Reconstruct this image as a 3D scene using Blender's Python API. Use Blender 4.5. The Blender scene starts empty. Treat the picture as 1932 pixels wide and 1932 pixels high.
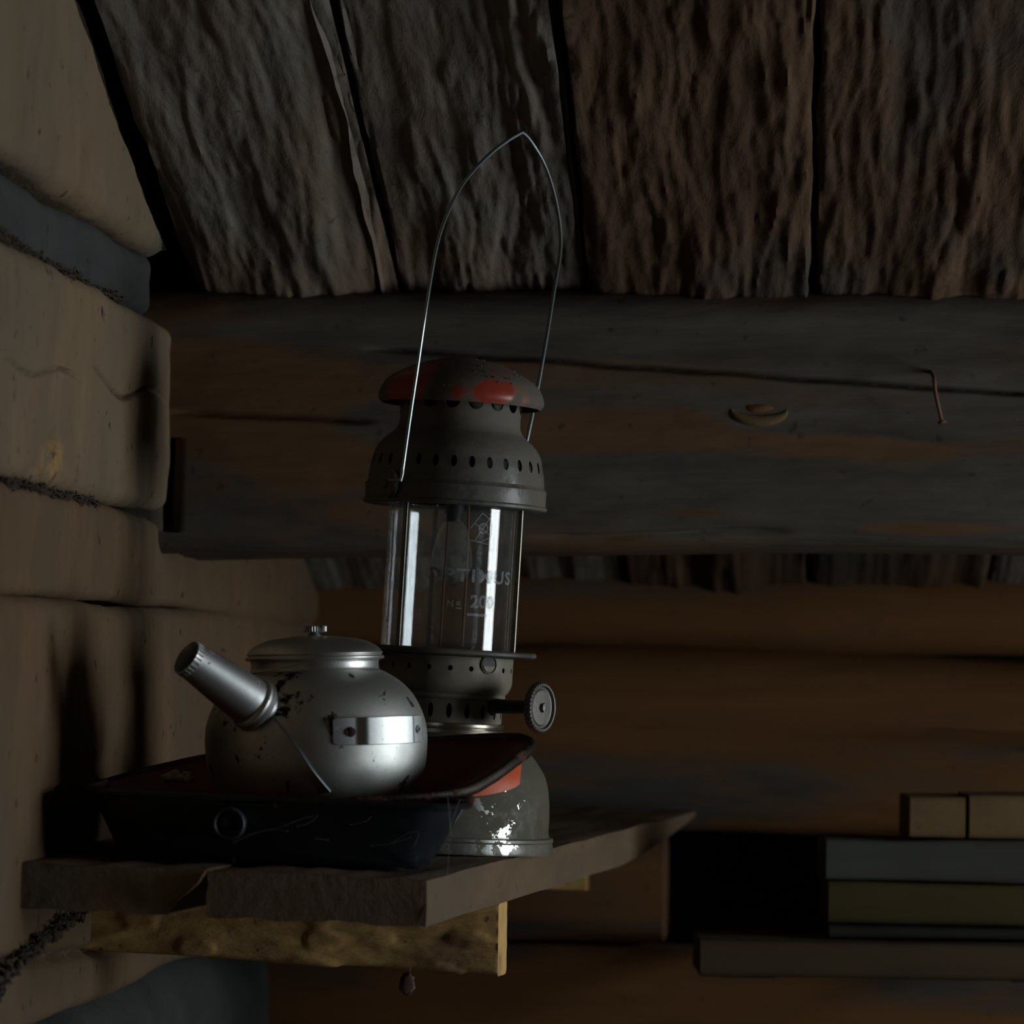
import bpy, bmesh, math, random
from mathutils import Vector, Matrix, noise
PI = math.pi
R = math.radians
random.seed(7)
SC = bpy.context.scene
COL = SC.collection

# ------------------------------------------------------------------ camera
F = 7000.0                    # focal length in pixels of the 1932 px frame
CZ = 1.35                     # camera height above the floor
PITCH = math.atan((1240 - 966) / F)
ROLL = 0.0175
cam_d = bpy.data.cameras.new('camera')
cam = bpy.data.objects.new('camera', cam_d)
COL.objects.link(cam)
SC.camera = cam
cam_d.sensor_width = 36.0
cam_d.sensor_fit = 'HORIZONTAL'
cam_d.lens = F / 1932 * 36.0
cam_d.clip_start = 0.05
cam_d.dof.use_dof = True
cam_d.dof.focus_distance = 2.74
cam_d.dof.aperture_fstop = 8.2
fwd = Vector((0, math.cos(PITCH), math.sin(PITCH)))
rgt = Vector((1, 0, 0))
rgt = Matrix.Rotation(-ROLL, 3, fwd) @ rgt
if rgt.z < 0:
    rgt = Matrix.Rotation(ROLL, 3, fwd) @ Vector((1, 0, 0))
up = rgt.cross(fwd)
M3 = Matrix((rgt, up, -fwd)).transposed()
cam.matrix_world = Matrix.Translation((0, 0, CZ)) @ M3.to_4x4()

def W(px, py, Y):
    """point of the room at depth Y (metres in front of the camera) that the photograph shows at px, py"""
    d = M3 @ Vector(((px - 966) / F, -(py - 966) / F, -1))
    d *= Y / d.y
    return Vector((d.x, d.y, d.z + CZ))

SL = 0.0806                                  # the gable wall runs a little to the right as it recedes
def wallx(Y): return -0.3023 + SL*(Y - 2.71)

# ------------------------------------------------------------------ light
world = bpy.data.worlds.new('world')
SC.world = world
world.use_nodes = True
bg = world.node_tree.nodes['Background']
bg.inputs[0].default_value = (0.72, 0.86, 1.0, 1)
bg.inputs[1].default_value = 0.35
SC.view_settings.view_transform = 'Standard'
SC.view_settings.look = 'None'
SC.view_settings.gamma = 1
SC.view_settings.use_curve_mapping = False
SC.view_settings.exposure = 0.0
LRX = 1.72                     # where the right-hand log wall stands (x at y = 2.4)
WIN = dict(y0=2.10, y1=2.74, z0=CZ - 0.44, z1=CZ + 0.32)
ld = bpy.data.lights.new('window_daylight', 'AREA')
ld.shape = 'RECTANGLE'
ld.size = WIN['y1'] - WIN['y0'] + 0.06
ld.size_y = WIN['z1'] - WIN['z0'] + 0.06
ld.color = (0.95, 0.98, 0.97)
ld.energy = 26.0
lo = bpy.data.objects.new('window_daylight', ld)
COL.objects.link(lo)
lo.matrix_world = Matrix.Translation((LRX + 0.20, (WIN['y0'] + WIN['y1']) / 2, (WIN['z0'] + WIN['z1']) / 2)) @ \
    Matrix(((0, 0, 1), (1, 0, 0), (0, 1, 0))).to_4x4()

# ------------------------------------------------------------------ helpers
def tag(o, label=None, cat=None, group=None, kind=None):
    if label: o['label'] = label
    if cat: o['category'] = cat
    if group: o['group'] = group
    if kind: o['kind'] = kind
    return o

def empty(name, loc=(0, 0, 0), rot=None, **k):
    o = bpy.data.objects.new(name, None)
    o.empty_display_size = 0.05
    COL.objects.link(o)
    o.location = loc
    if rot is not None: o.rotation_euler = rot
    return tag(o, **k)

def base_of(parent):
    v = Vector((0, 0, 0))
    while parent is not None:
        v = v + parent.location
        parent = parent.parent
    return v

def mesh_obj(name, verts, faces, mat, parent=None, smooth=True, world=True, label=None, sharp=None):
    off = base_of(parent) if (parent is not None and world) else Vector((0, 0, 0))
    me = bpy.data.meshes.new(name)
    me.from_pydata([tuple(Vector(v) - off) for v in verts], [], faces)
    me.update()
    bm = bmesh.new(); bm.from_mesh(me)
    bmesh.ops.remove_doubles(bm, verts=bm.verts, dist=1e-7)
    bmesh.ops.recalc_face_normals(bm, faces=bm.faces)
    bm.to_mesh(me); bm.free()
    me.materials.append(mat)
    if smooth:
        me.polygons.foreach_set('use_smooth', [True] * len(me.polygons))
        if sharp is not None:
            me.set_sharp_from_angle(angle=sharp)
    o = bpy.data.objects.new(name, me)
    COL.objects.link(o)
    if parent is not None: o.parent = parent
    if label: o['label'] = label
    return o

def fbm(p, oct=4, H=1.0):
    return noise.fractal(p, H, 2.0, oct)

def rrect(w, h, r, n):
    """uniform samples of a rounded rectangle: (x, y, nx, ny)"""
    r = min(r, w / 2 - 1e-5, h / 2 - 1e-5)
    segs = []
    for cx, cy, a0 in ((w/2-r, h/2-r, 0), (-w/2+r, h/2-r, PI/2), (-w/2+r, -h/2+r, PI), (w/2-r, -h/2+r, 1.5*PI)):
        segs.append(('arc', cx, cy, a0))
    L = [h - 2*r, w - 2*r]
    out = []
    per = 2*(w-2*r) + 2*(h-2*r) + 2*PI*r
    path = []
    # start at right side going up
    path.append(('line', (w/2, -h/2+r), (w/2, h/2-r), (1, 0)))
    path.append(('arc', (w/2-r, h/2-r), 0))
    path.append(('line', (w/2-r, h/2), (-w/2+r, h/2), (0, 1)))
    path.append(('arc', (-w/2+r, h/2-r), PI/2))
    path.append(('line', (-w/2, h/2-r), (-w/2, -h/2+r), (-1, 0)))
    path.append(('arc', (-w/2+r, -h/2+r), PI))
    path.append(('line', (-w/2+r, -h/2), (w/2-r, -h/2), (0, -1)))
    path.append(('arc', (w/2-r, -h/2+r), 1.5*PI))
    for s in path:
        if s[0] == 'line':
            ln = math.dist(s[1], s[2])
            k = max(1, int(round(n * ln / per)))
            for i in range(k):
                t = i / k
                out.append((s[1][0]*(1-t)+s[2][0]*t, s[1][1]*(1-t)+s[2][1]*t, s[3][0], s[3][1]))
        else:
            k = max(2, int(round(n * (PI/2*r) / per)))
            for i in range(k):
                a = s[2] + PI/2 * i / k
                out.append((s[1][0]+r*math.cos(a), s[1][1]+r*math.sin(a), math.cos(a), math.sin(a)))
    return out

def bar(name, mat, parent, org, U, V, N, us, h, d, r, ns, disp=None, hv=None, shift=None, clamp=None, label=None, kind=None, sharp=None):
    """solid timber: org = centre of the near end, U length, V height, N outward face; us = stations in metres"""
    U, V, N = Vector(U).normalized(), Vector(V).normalized(), Vector(N).normalized()
    ring = rrect(d, h, r, ns)
    m = len(ring)
    verts = []
    for u in us:
        k = hv(u) if hv else 1.0
        sh = shift(u) if shift else (0, 0)
        for (x, y, nx, ny) in ring:
            dd = disp(u, x, y, nx, ny) if disp else 0
            p = Vector(org) + U*u + N*(x + nx*dd + sh[0]) + V*(y*k + ny*dd + sh[1])
            if clamp: p = clamp(p)
            verts.append(p)
    faces = []
    for i in range(len(us)-1):
        for j in range(m):
            a, b = i*m+j, i*m+(j+1) % m
            faces.append((a, b, b+m, a+m))
    faces.append(tuple(range(m-1, -1, -1)))
    faces.append(tuple(range((len(us)-1)*m, len(us)*m)))
    o = mesh_obj(name, verts, faces, mat, parent, sharp=sharp if sharp else R(50))
    if label: o['label'] = label
    if kind: o['kind'] = kind
    return o

def lathe(profile, seg=64, cap=False, a0=0.0, a1=2*PI):
    """profile [(r, z)] -> verts, faces round the local z axis"""
    full = abs(a1 - a0 - 2*PI) < 1e-6
    n = seg if full else seg + 1
    v, f = [], []
    for (r, z) in profile:
        for i in range(n):
            a = a0 + (a1 - a0) * i / seg
            v.append((r*math.sin(a), -r*math.cos(a), z))      # a = 0 faces the camera (-y)
    for k in range(len(profile)-1):
        for i in range(n if full else n-1):
            j = (i+1) % n
            f.append((k*n+i, k*n+j, (k+1)*n+j, (k+1)*n+i))
    if cap:
        f.append(tuple(range(n))); f.append(tuple((len(profile)-1)*n + i for i in range(n)))
    return v, f

def smooth_profile(pts, per=4):
    """Catmull-Rom through the points"""
    out = []
    P = [pts[0]] + list(pts) + [pts[-1]]
    for i in range(1, len(P)-2):
        for k in range(per):
            t = k / per
            q = []
            for c in (0, 1):
                p0, p1, p2, p3 = P[i-1][c], P[i][c], P[i+1][c], P[i+2][c]
                q.append(0.5*((2*p1)+(-p0+p2)*t+(2*p0-5*p1+4*p2-p3)*t*t+(-p0+3*p1-3*p2+p3)*t**3))
            out.append(tuple(q))
    out.append(tuple(pts[-1]))
    return out

def crv(pts, per=6):
    """smooth 3-D polyline"""
    P = [Vector(p) for p in pts]
    P = [P[0]] + P + [P[-1]]
    out = []
    for i in range(1, len(P)-2):
        for k in range(per):
            t = k / per
            out.append(0.5*((2*P[i])+(-P[i-1]+P[i+1])*t+(2*P[i-1]-5*P[i]+4*P[i+1]-P[i+2])*t*t+(-P[i-1]+3*P[i]-3*P[i+1]+P[i+2])*t**3))
    out.append(P[-2])
    return out

def tube(pts, rad, seg=10):
    """pts list of Vectors; rad number or function of t"""
    pts = [Vector(p) for p in pts]
    n = len(pts)
    v, f = [], []
    t0 = (pts[1]-pts[0]).normalized()
    a = Vector((0, 0, 1)) if abs(t0.z) < 0.9 else Vector((1, 0, 0))
    x = t0.cross(a).normalized()
    for i, p in enumerate(pts):
        t = (pts[min(i+1, n-1)] - pts[max(i-1, 0)]).normalized()
        x = (x - t*x.dot(t)).normalized()
        y = t.cross(x)
        r = rad(i/(n-1)) if callable(rad) else rad
        for k in range(seg):
            an = 2*PI*k/seg
            v.append(p + x*(r*math.cos(an)) + y*(r*math.sin(an)))
    for i in range(n-1):
        for k in range(seg):
            b, c = i*seg+k, i*seg+(k+1) % seg
            f.append((b, c, c+seg, b+seg))
    f.append(tuple(range(seg-1, -1, -1)))
    f.append(tuple(range((n-1)*seg, n*seg)))
    return v, f

def join(*parts):
    v, f = [], []
    for (pv, pf) in parts:
        o = len(v)
        v += [Vector(p) for p in pv]
        f += [tuple(i+o for i in q) for q in pf]
    return v, f

def xform(vf, m):
    return [m @ Vector(p) for p in vf[0]], vf[1]

def frame(origin, axis, upv=(0, 0, 1)):
    """matrix whose local z is axis"""
    z = Vector(axis).normalized()
    u = Vector(upv)
    x = u.cross(z)
    if x.length < 1e-4: x = Vector((1, 0, 0)).cross(z)
    x.normalize()
    y = z.cross(x)
    m = Matrix((x, y, z)).transposed().to_4x4()
    m.translation = Vector(origin)
    return m

def blob(c, rx, ry, rz, seed, amp=0.2, nu=20, nv=12):
    v, f = [], []
    for j in range(nv+1):
        th = PI*j/nv
        for i in range(nu):
            ph = 2*PI*i/nu
            d = Vector((math.sin(th)*math.cos(ph), math.sin(th)*math.sin(ph), math.cos(th)))
            k = 1 + amp*noise.noise(d*2.2 + Vector((seed, seed*2, 0)))
            v.append(Vector(c) + Vector((d.x*rx, d.y*ry, d.z*rz))*k)
    for j in range(nv):
        for i in range(nu):
            f.append((j*nu+i, j*nu+(i+1) % nu, (j+1)*nu+(i+1) % nu, (j+1)*nu+i))
    return v, f

# ------------------------------------------------------------------ materials
class NT:
    def __init__(s, name):
        s.m = bpy.data.materials.new(name); s.m.use_nodes = True
        s.t = s.m.node_tree; s.n = s.t.nodes; s.l = s.t.links
        s.b = s.n['Principled BSDF']
    def node(s, typ, **k):
        n = s.n.new(typ)
        for a, v in k.items(): setattr(n, a, v)
        return n
    def link(s, a, b): s.l.new(a, b)
    def coords(s, scale=(1, 1, 1), loc=(0, 0, 0), rot=(0, 0, 0)):
        tc = s.node('ShaderNodeTexCoord'); mp = s.node('ShaderNodeMapping')
        mp.inputs['Scale'].default_value = scale
        mp.inputs['Location'].default_value = loc
        mp.inputs['Rotation'].default_value = rot
        s.link(tc.outputs['Object'], mp.inputs['Vector'])
        return mp.outputs['Vector']
    def noise(s, vec, scale, detail=6, rough=0.6, dist=0.0):
        n = s.node('ShaderNodeTexNoise')
        n.inputs['Scale'].default_value = scale; n.inputs['Detail'].default_value = detail
        n.inputs['Roughness'].default_value = rough; n.inputs['Distortion'].default_value = dist
        s.link(vec, n.inputs['Vector'])
        return n.outputs['Fac']
    def ramp(s, fac, stops):
        n = s.node('ShaderNodeValToRGB')
        el = n.color_ramp.elements
        el[0].position, el[1].position = stops[0][0], stops[-1][0]
        el[0].color = col4(stops[0][1]); el[1].color = col4(stops[-1][1])
        for p, c in stops[1:-1]:
            e = el.new(p); e.color = col4(c)
        s.link(fac, n.inputs['Fac'])
        return n.outputs['Color']
    def mix(s, fac, a, b, mode='MIX'):
        n = s.node('ShaderNodeMix', data_type='RGBA', blend_type=mode)
        for sock, v in ((n.inputs[0], fac), (n.inputs[6], a), (n.inputs[7], b)):
            if hasattr(v, 'is_output'): s.link(v, sock)
            else: sock.default_value = v if sock is n.inputs[0] else col4(v)
        return n.outputs[2]
    def math(s, op, a, b=None, clamp=False):
        n = s.node('ShaderNodeMath', operation=op); n.use_clamp = clamp
        for i, v in enumerate((a, b)):
            if v is None: continue
            if hasattr(v, 'is_output'): s.link(v, n.inputs[i])
            else: n.inputs[i].default_value = v
        return n.outputs[0]
    def bump(s, h, strength, dist=0.002):
        n = s.node('ShaderNodeBump')
        n.inputs['Strength'].default_value = strength; n.inputs['Distance'].default_value = dist
        s.link(h, n.inputs['Height']); s.link(n.outputs['Normal'], s.b.inputs['Normal'])

def col4(c):
    if isinstance(c, (int, float)): return (c, c, c, 1)
    return (c[0], c[1], c[2], 1) if len(c) == 3 else tuple(c)

def wood(name, c1, c2, grey, gcut, stretch, seed=0, bump=0.5, pit=0.5, rough=0.9, gscale=5.0, gstretch=None, soft=0.0, patches=(), stains=(), dark=(0.010, 0.008, 0.006)):
    """c1/c2 fresh-wood tones, grey the weathered tone, gcut how much weathering (0..1), stretch = mapping scale (small along the grain)"""
    t = NT(name)
    v = t.coords(stretch, (seed*1.7, seed*2.3, seed*0.9))
    vg = t.coords(gstretch or tuple(0.35 + 0.65*s for s in stretch), (seed*3.1, seed, seed*1.3))
    g1 = t.noise(v, 26, 8, 0.65, 0.4)
    g2 = t.noise(v, 7, 5, 0.6, 0.8)
    base = t.mix(t.ramp(g1, ((0.32, 0.0), (0.68, 1.0))), c1, c2)
    base = t.mix(t.ramp(g2, ((0.45, 0.0), (0.75, 0.55))), base, tuple(c*0.55 for c in c1))
    gm = t.noise(vg, gscale, 6, 0.65, 0.3)
    lo = 1.0 - gcut
    for (c_, s_, w_) in patches:          # parts of the timber that are hewn bare (w < 0) or keep their grey skin (w > 0)
        tp = t.node('ShaderNodeTexCoord'); mp_ = t.node('ShaderNodeMapping'); mp_.vector_type = 'TEXTURE'
        mp_.inputs['Location'].default_value = c_; mp_.inputs['Scale'].default_value = s_
        t.link(tp.outputs['Object'], mp_.inputs['Vector'])
        nz = t.node('ShaderNodeTexNoise'); nz.inputs['Scale'].default_value = 14; nz.inputs['Detail'].default_value = 4
        t.link(vg, nz.inputs['Vector'])
        sb_ = t.node('ShaderNodeVectorMath', operation='SUBTRACT'); t.link(nz.outputs['Color'], sb_.inputs[0]); sb_.inputs[1].default_value = (0.5, 0.5, 0.5)
        sc_ = t.node('ShaderNodeVectorMath', operation='SCALE'); t.link(sb_.outputs[0], sc_.inputs[0]); sc_.inputs['Scale'].default_value = 2.2
        ad_ = t.node('ShaderNodeVectorMath', operation='ADD'); t.link(mp_.outputs['Vector'], ad_.inputs[0]); t.link(sc_.outputs[0], ad_.inputs[1])
        ln = t.node('ShaderNodeVectorMath', operation='LENGTH'); t.link(ad_.outputs[0], ln.inputs[0])
        gm = t.math('ADD', gm, t.math('MULTIPLY', t.ramp(ln.outputs['Value'], ((0.35, 1.0), (1.15, 0.0))), w_))
    gf = t.ramp(gm, ((max(0, lo-0.10-soft), 0.0), (min(1, lo+0.02+soft), 1.0)))
    gv = t.mix(t.ramp(g1, ((0.3, 0.0), (0.7, 1.0))), tuple(c*0.62 for c in grey), tuple(c*1.35 for c in grey))
    colr = t.mix(gf, base, gv)
    for (c_, s_, w_) in stains:           # resin-stained, torn wood round a knot
        tp = t.node('ShaderNodeTexCoord'); mp_ = t.node('ShaderNodeMapping'); mp_.vector_type = 'TEXTURE'
        mp_.inputs['Location'].default_value = c_; mp_.inputs['Scale'].default_value = s_
        t.link(tp.outputs['Object'], mp_.inputs['Vector'])
        ln = t.node('ShaderNodeVectorMath', operation='LENGTH'); t.link(mp_.outputs['Vector'], ln.inputs[0])
        k_ = t.math('MULTIPLY', t.ramp(ln.outputs['Value'], ((0.3, 1.0), (1.3, 0.0))), t.ramp(t.noise(t.coords(), 55, 5, 0.65), ((0.42, 0.0), (0.58, 1.0))))
        colr = t.mix(k_, colr, (0.33, 0.20, 0.075))
        k2_ = t.math('MULTIPLY', t.ramp(ln.outputs['Value'], ((0.3, 1.0), (1.3, 0.0))), t.ramp(t.noise(t.coords((1, 1, 1), (3, 1, 2)), 48, 5, 0.65), ((0.54, 0.0), (0.62, 1.0))))
        colr = t.mix(k2_, colr, (0.035, 0.030, 0.030))
    vp = t.coords((1, 1, 1), (seed, 0, seed))
    pn = t.noise(vp, 75, 3, 0.5)
    pf = t.ramp(pn, ((0.66, 0.0), (0.74, pit)))
    colr = t.mix(pf, colr, dark)
    t.link(colr, t.b.inputs['Base Color'])
    t.b.inputs['Roughness'].default_value = rough
    t.b.inputs['Specular IOR Level'].default_value = 0.25
    hf = t.math('ADD', t.math('MULTIPLY', g1, 0.7), t.math('MULTIPLY', t.noise(v, 90, 4, 0.6), 0.35))
    t.bump(hf, bump, 0.004)
    return t.m

def paint(name, c, c2, dust=(0.11, 0.10, 0.085), dustamt=0.5, chips=0.0, rough=0.45, scale=30, chipz=None, chipr=0.05, bare=(), seed=0, metalc=(0.62, 0.64, 0.62)):
    t = NT(name)
    v = t.coords((1, 1, 1), (seed, seed*2, 0))
    n = t.noise(v, scale, 7, 0.65)
    base = t.mix(t.ramp(n, ((0.35, 0.0), (0.65, 1.0))), c, c2)
    dn = t.noise(v, scale*0.45, 8, 0.7, 0.2)
    for (bp_, br_) in bare:
        tcb = t.node('ShaderNodeTexCoord'); vb = t.node('ShaderNodeVectorMath', operation='DISTANCE')
        t.link(tcb.outputs['Object'], vb.inputs[0]); vb.inputs[1].default_value = bp_
        dn = t.math('SUBTRACT', dn, t.math('MULTIPLY', t.ramp(vb.outputs['Value'], ((0.0, 1.0), (br_*1.8, 0.0))), 0.36))
    df = t.ramp(dn, ((0.62-dustamt*0.5, 0.0), (0.74-dustamt*0.5, 1.0)))
    colr = t.mix(df, base, dust)
    t.b.inputs['Roughness'].default_value = rough
    ro = t.math('ADD', rough, t.math('MULTIPLY', df, 0.85-rough), True)
    t.link(ro, t.b.inputs['Roughness'])
    if chips:
        cn = t.noise(v, 62, 5, 0.6, 0.2)
        # more chips where the thing is handled: low on the body, towards its front right
        tc = t.node('ShaderNodeTexCoord'); vd = t.node('ShaderNodeVectorMath', operation='DISTANCE')
        t.link(tc.outputs['Object'], vd.inputs[0]); vd.inputs[1].default_value = chipz or (0.045, -0.075, 0.022)
        near = t.ramp(vd.outputs['Value'], ((chipr*0.08, 1.0), (chipr, 0.0)))
        thr = t.math('ADD', cn, t.math('MULTIPLY', near, 0.12*chips))
        cf = t.ramp(thr, ((0.655, 0.0), (0.665, 1.0)))
        colr = t.mix(cf, colr, metalc)
        t.link(cf, t.b.inputs['Metallic'])
        ro2 = t.mix(cf, ro, 0.32)
        t.link(ro2, t.b.inputs['Roughness'])
    t.link(colr, t.b.inputs['Base Color'])
    t.bump(t.noise(v, scale*6, 4, 0.6), 0.25, 0.0006)
    return t.m

def metal(name, c, rough=0.3, rust=0.0, rustc=(0.035, 0.014, 0.008), dirt=0.3, seed=0, scale=28, tint=None, bump=0.12):
    t = NT(name)
    v = t.coords((1, 1, 1), (seed, seed*1.5, seed*0.3))
    n = t.noise(v, scale*0.4, 6, 0.6)
    base = t.mix(t.ramp(n, ((0.35, 0.0), (0.7, dirt))), c, tint or tuple(x*0.45 for x in c))
    rn = t.noise(v, scale*1.6, 6, 0.62, 0.25)
    big = t.noise(v, scale*0.35, 3, 0.5)
    rr = t.math('ADD', rn, t.math('MULTIPLY', t.math('SUBTRACT', big, 0.5), 0.45))
    cut = 0.74 - rust*0.2
    rf = t.ramp(rr, ((cut-0.015, 0.0), (cut+0.02, 1.0)))
    dots = t.ramp(t.noise(v, scale*9, 3, 0.55), ((0.70, 0.0), (0.73, min(1.0, rust*1.6))))
    rf = t.math('MAXIMUM', rf, dots)
    colr = t.mix(rf, base, rustc)
    t.link(colr, t.b.inputs['Base Color'])
    t.link(t.math('SUBTRACT', 1.0, t.math('MULTIPLY', rf, 0.95)), t.b.inputs['Metallic'])
    ro = t.math('ADD', t.math('MULTIPLY', n, 0.18), rough - 0.07)
    t.link(t.math('ADD', ro, t.math('MULTIPLY', rf, 0.55), True), t.b.inputs['Roughness'])
    hh = t.math('ADD', t.noise(v, scale*5, 3, 0.6), t.math('MULTIPLY', rf, 1.2))
    t.bump(hh, bump, 0.0006)
    return t.m

def flat(name, c, rough=0.8, metallic=0.0, bump=0.0, var=0.3, scale=40):
    t = NT(name)
    v = t.coords()
    n = t.noise(v, scale, 6, 0.6)
    t.link(t.mix(t.ramp(n, ((0.3, 0.0), (0.7, 1.0))), tuple(x*(1-var) for x in c), tuple(min(1, x*(1+var)) for x in c)), t.b.inputs['Base Color'])
    t.b.inputs['Roughness'].default_value = rough
    t.b.inputs['Metallic'].default_value = metallic
    if bump: t.bump(n, bump, 0.002)
    return t.m

def glass(name, dirt=0.05, tint=(0.97, 0.99, 1.0), dirtc=(0.30, 0.31, 0.30)):
    """thin clear pane: lets light through, mirrors at its two faces, a film of dust"""
    t = NT(name)
    out = t.n['Material Output']
    geo = t.node('ShaderNodeNewGeometry')
    ior = t.math('ADD', 1.5, t.math('MULTIPLY', geo.outputs['Backfacing'], 1/1.5 - 1.5))
    fr = t.node('ShaderNodeFresnel'); t.link(ior, fr.inputs['IOR'])
    tr = t.node('ShaderNodeBsdfTransparent'); tr.inputs[0].default_value = col4(tint)
    gl = t.node('ShaderNodeBsdfGlossy'); gl.inputs['Roughness'].default_value = 0.02
    gl.inputs[0].default_value = (1, 1, 1, 1)
    m1 = t.node('ShaderNodeMixShader'); t.link(fr.outputs[0], m1.inputs[0]); t.link(tr.outputs[0], m1.inputs[1]); t.link(gl.outputs[0], m1.inputs[2])
    df = t.node('ShaderNodeBsdfDiffuse'); df.inputs[0].default_value = col4(dirtc)
    v = t.coords((1, 1, 0.6))
    dn = t.noise(v, 60, 8, 0.75, 0.3)
    fine = t.noise(t.coords((1, 1, 1)), 420, 3, 0.6)
    dd = t.math('ADD', t.math('MULTIPLY', t.ramp(dn, ((0.45, 0.0), (0.75, 1.0))), dirt*1.5), dirt*0.6)
    sp = t.ramp(fine, ((0.70, 0.0), (0.74, 0.5)))
    fac = t.math('ADD', dd, t.math('MULTIPLY', sp, dirt*4), True)
    m2 = t.node('ShaderNodeMixShader'); t.link(fac, m2.inputs[0]); t.link(m1.outputs[0], m2.inputs[1]); t.link(df.outputs[0], m2.inputs[2])
    t.link(m2.outputs[0], out.inputs['Surface'])
    return t.m

def film(name, c, alpha):
    t = NT(name)
    out = t.n['Material Output']
    tr = t.node('ShaderNodeBsdfTransparent')
    df = t.node('ShaderNodeBsdfDiffuse'); df.inputs[0].default_value = col4(c)
    m = t.node('ShaderNodeMixShader')
    n = t.noise(t.coords(), 300, 4, 0.7)
    t.link(t.ramp(n, ((0.3, alpha*0.5), (0.7, min(1, alpha*1.3)))), m.inputs[0])
    t.link(tr.outputs[0], m.inputs[1]); t.link(df.outputs[0], m.inputs[2])
    t.link(m.outputs[0], out.inputs['Surface'])
    return t.m

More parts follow.
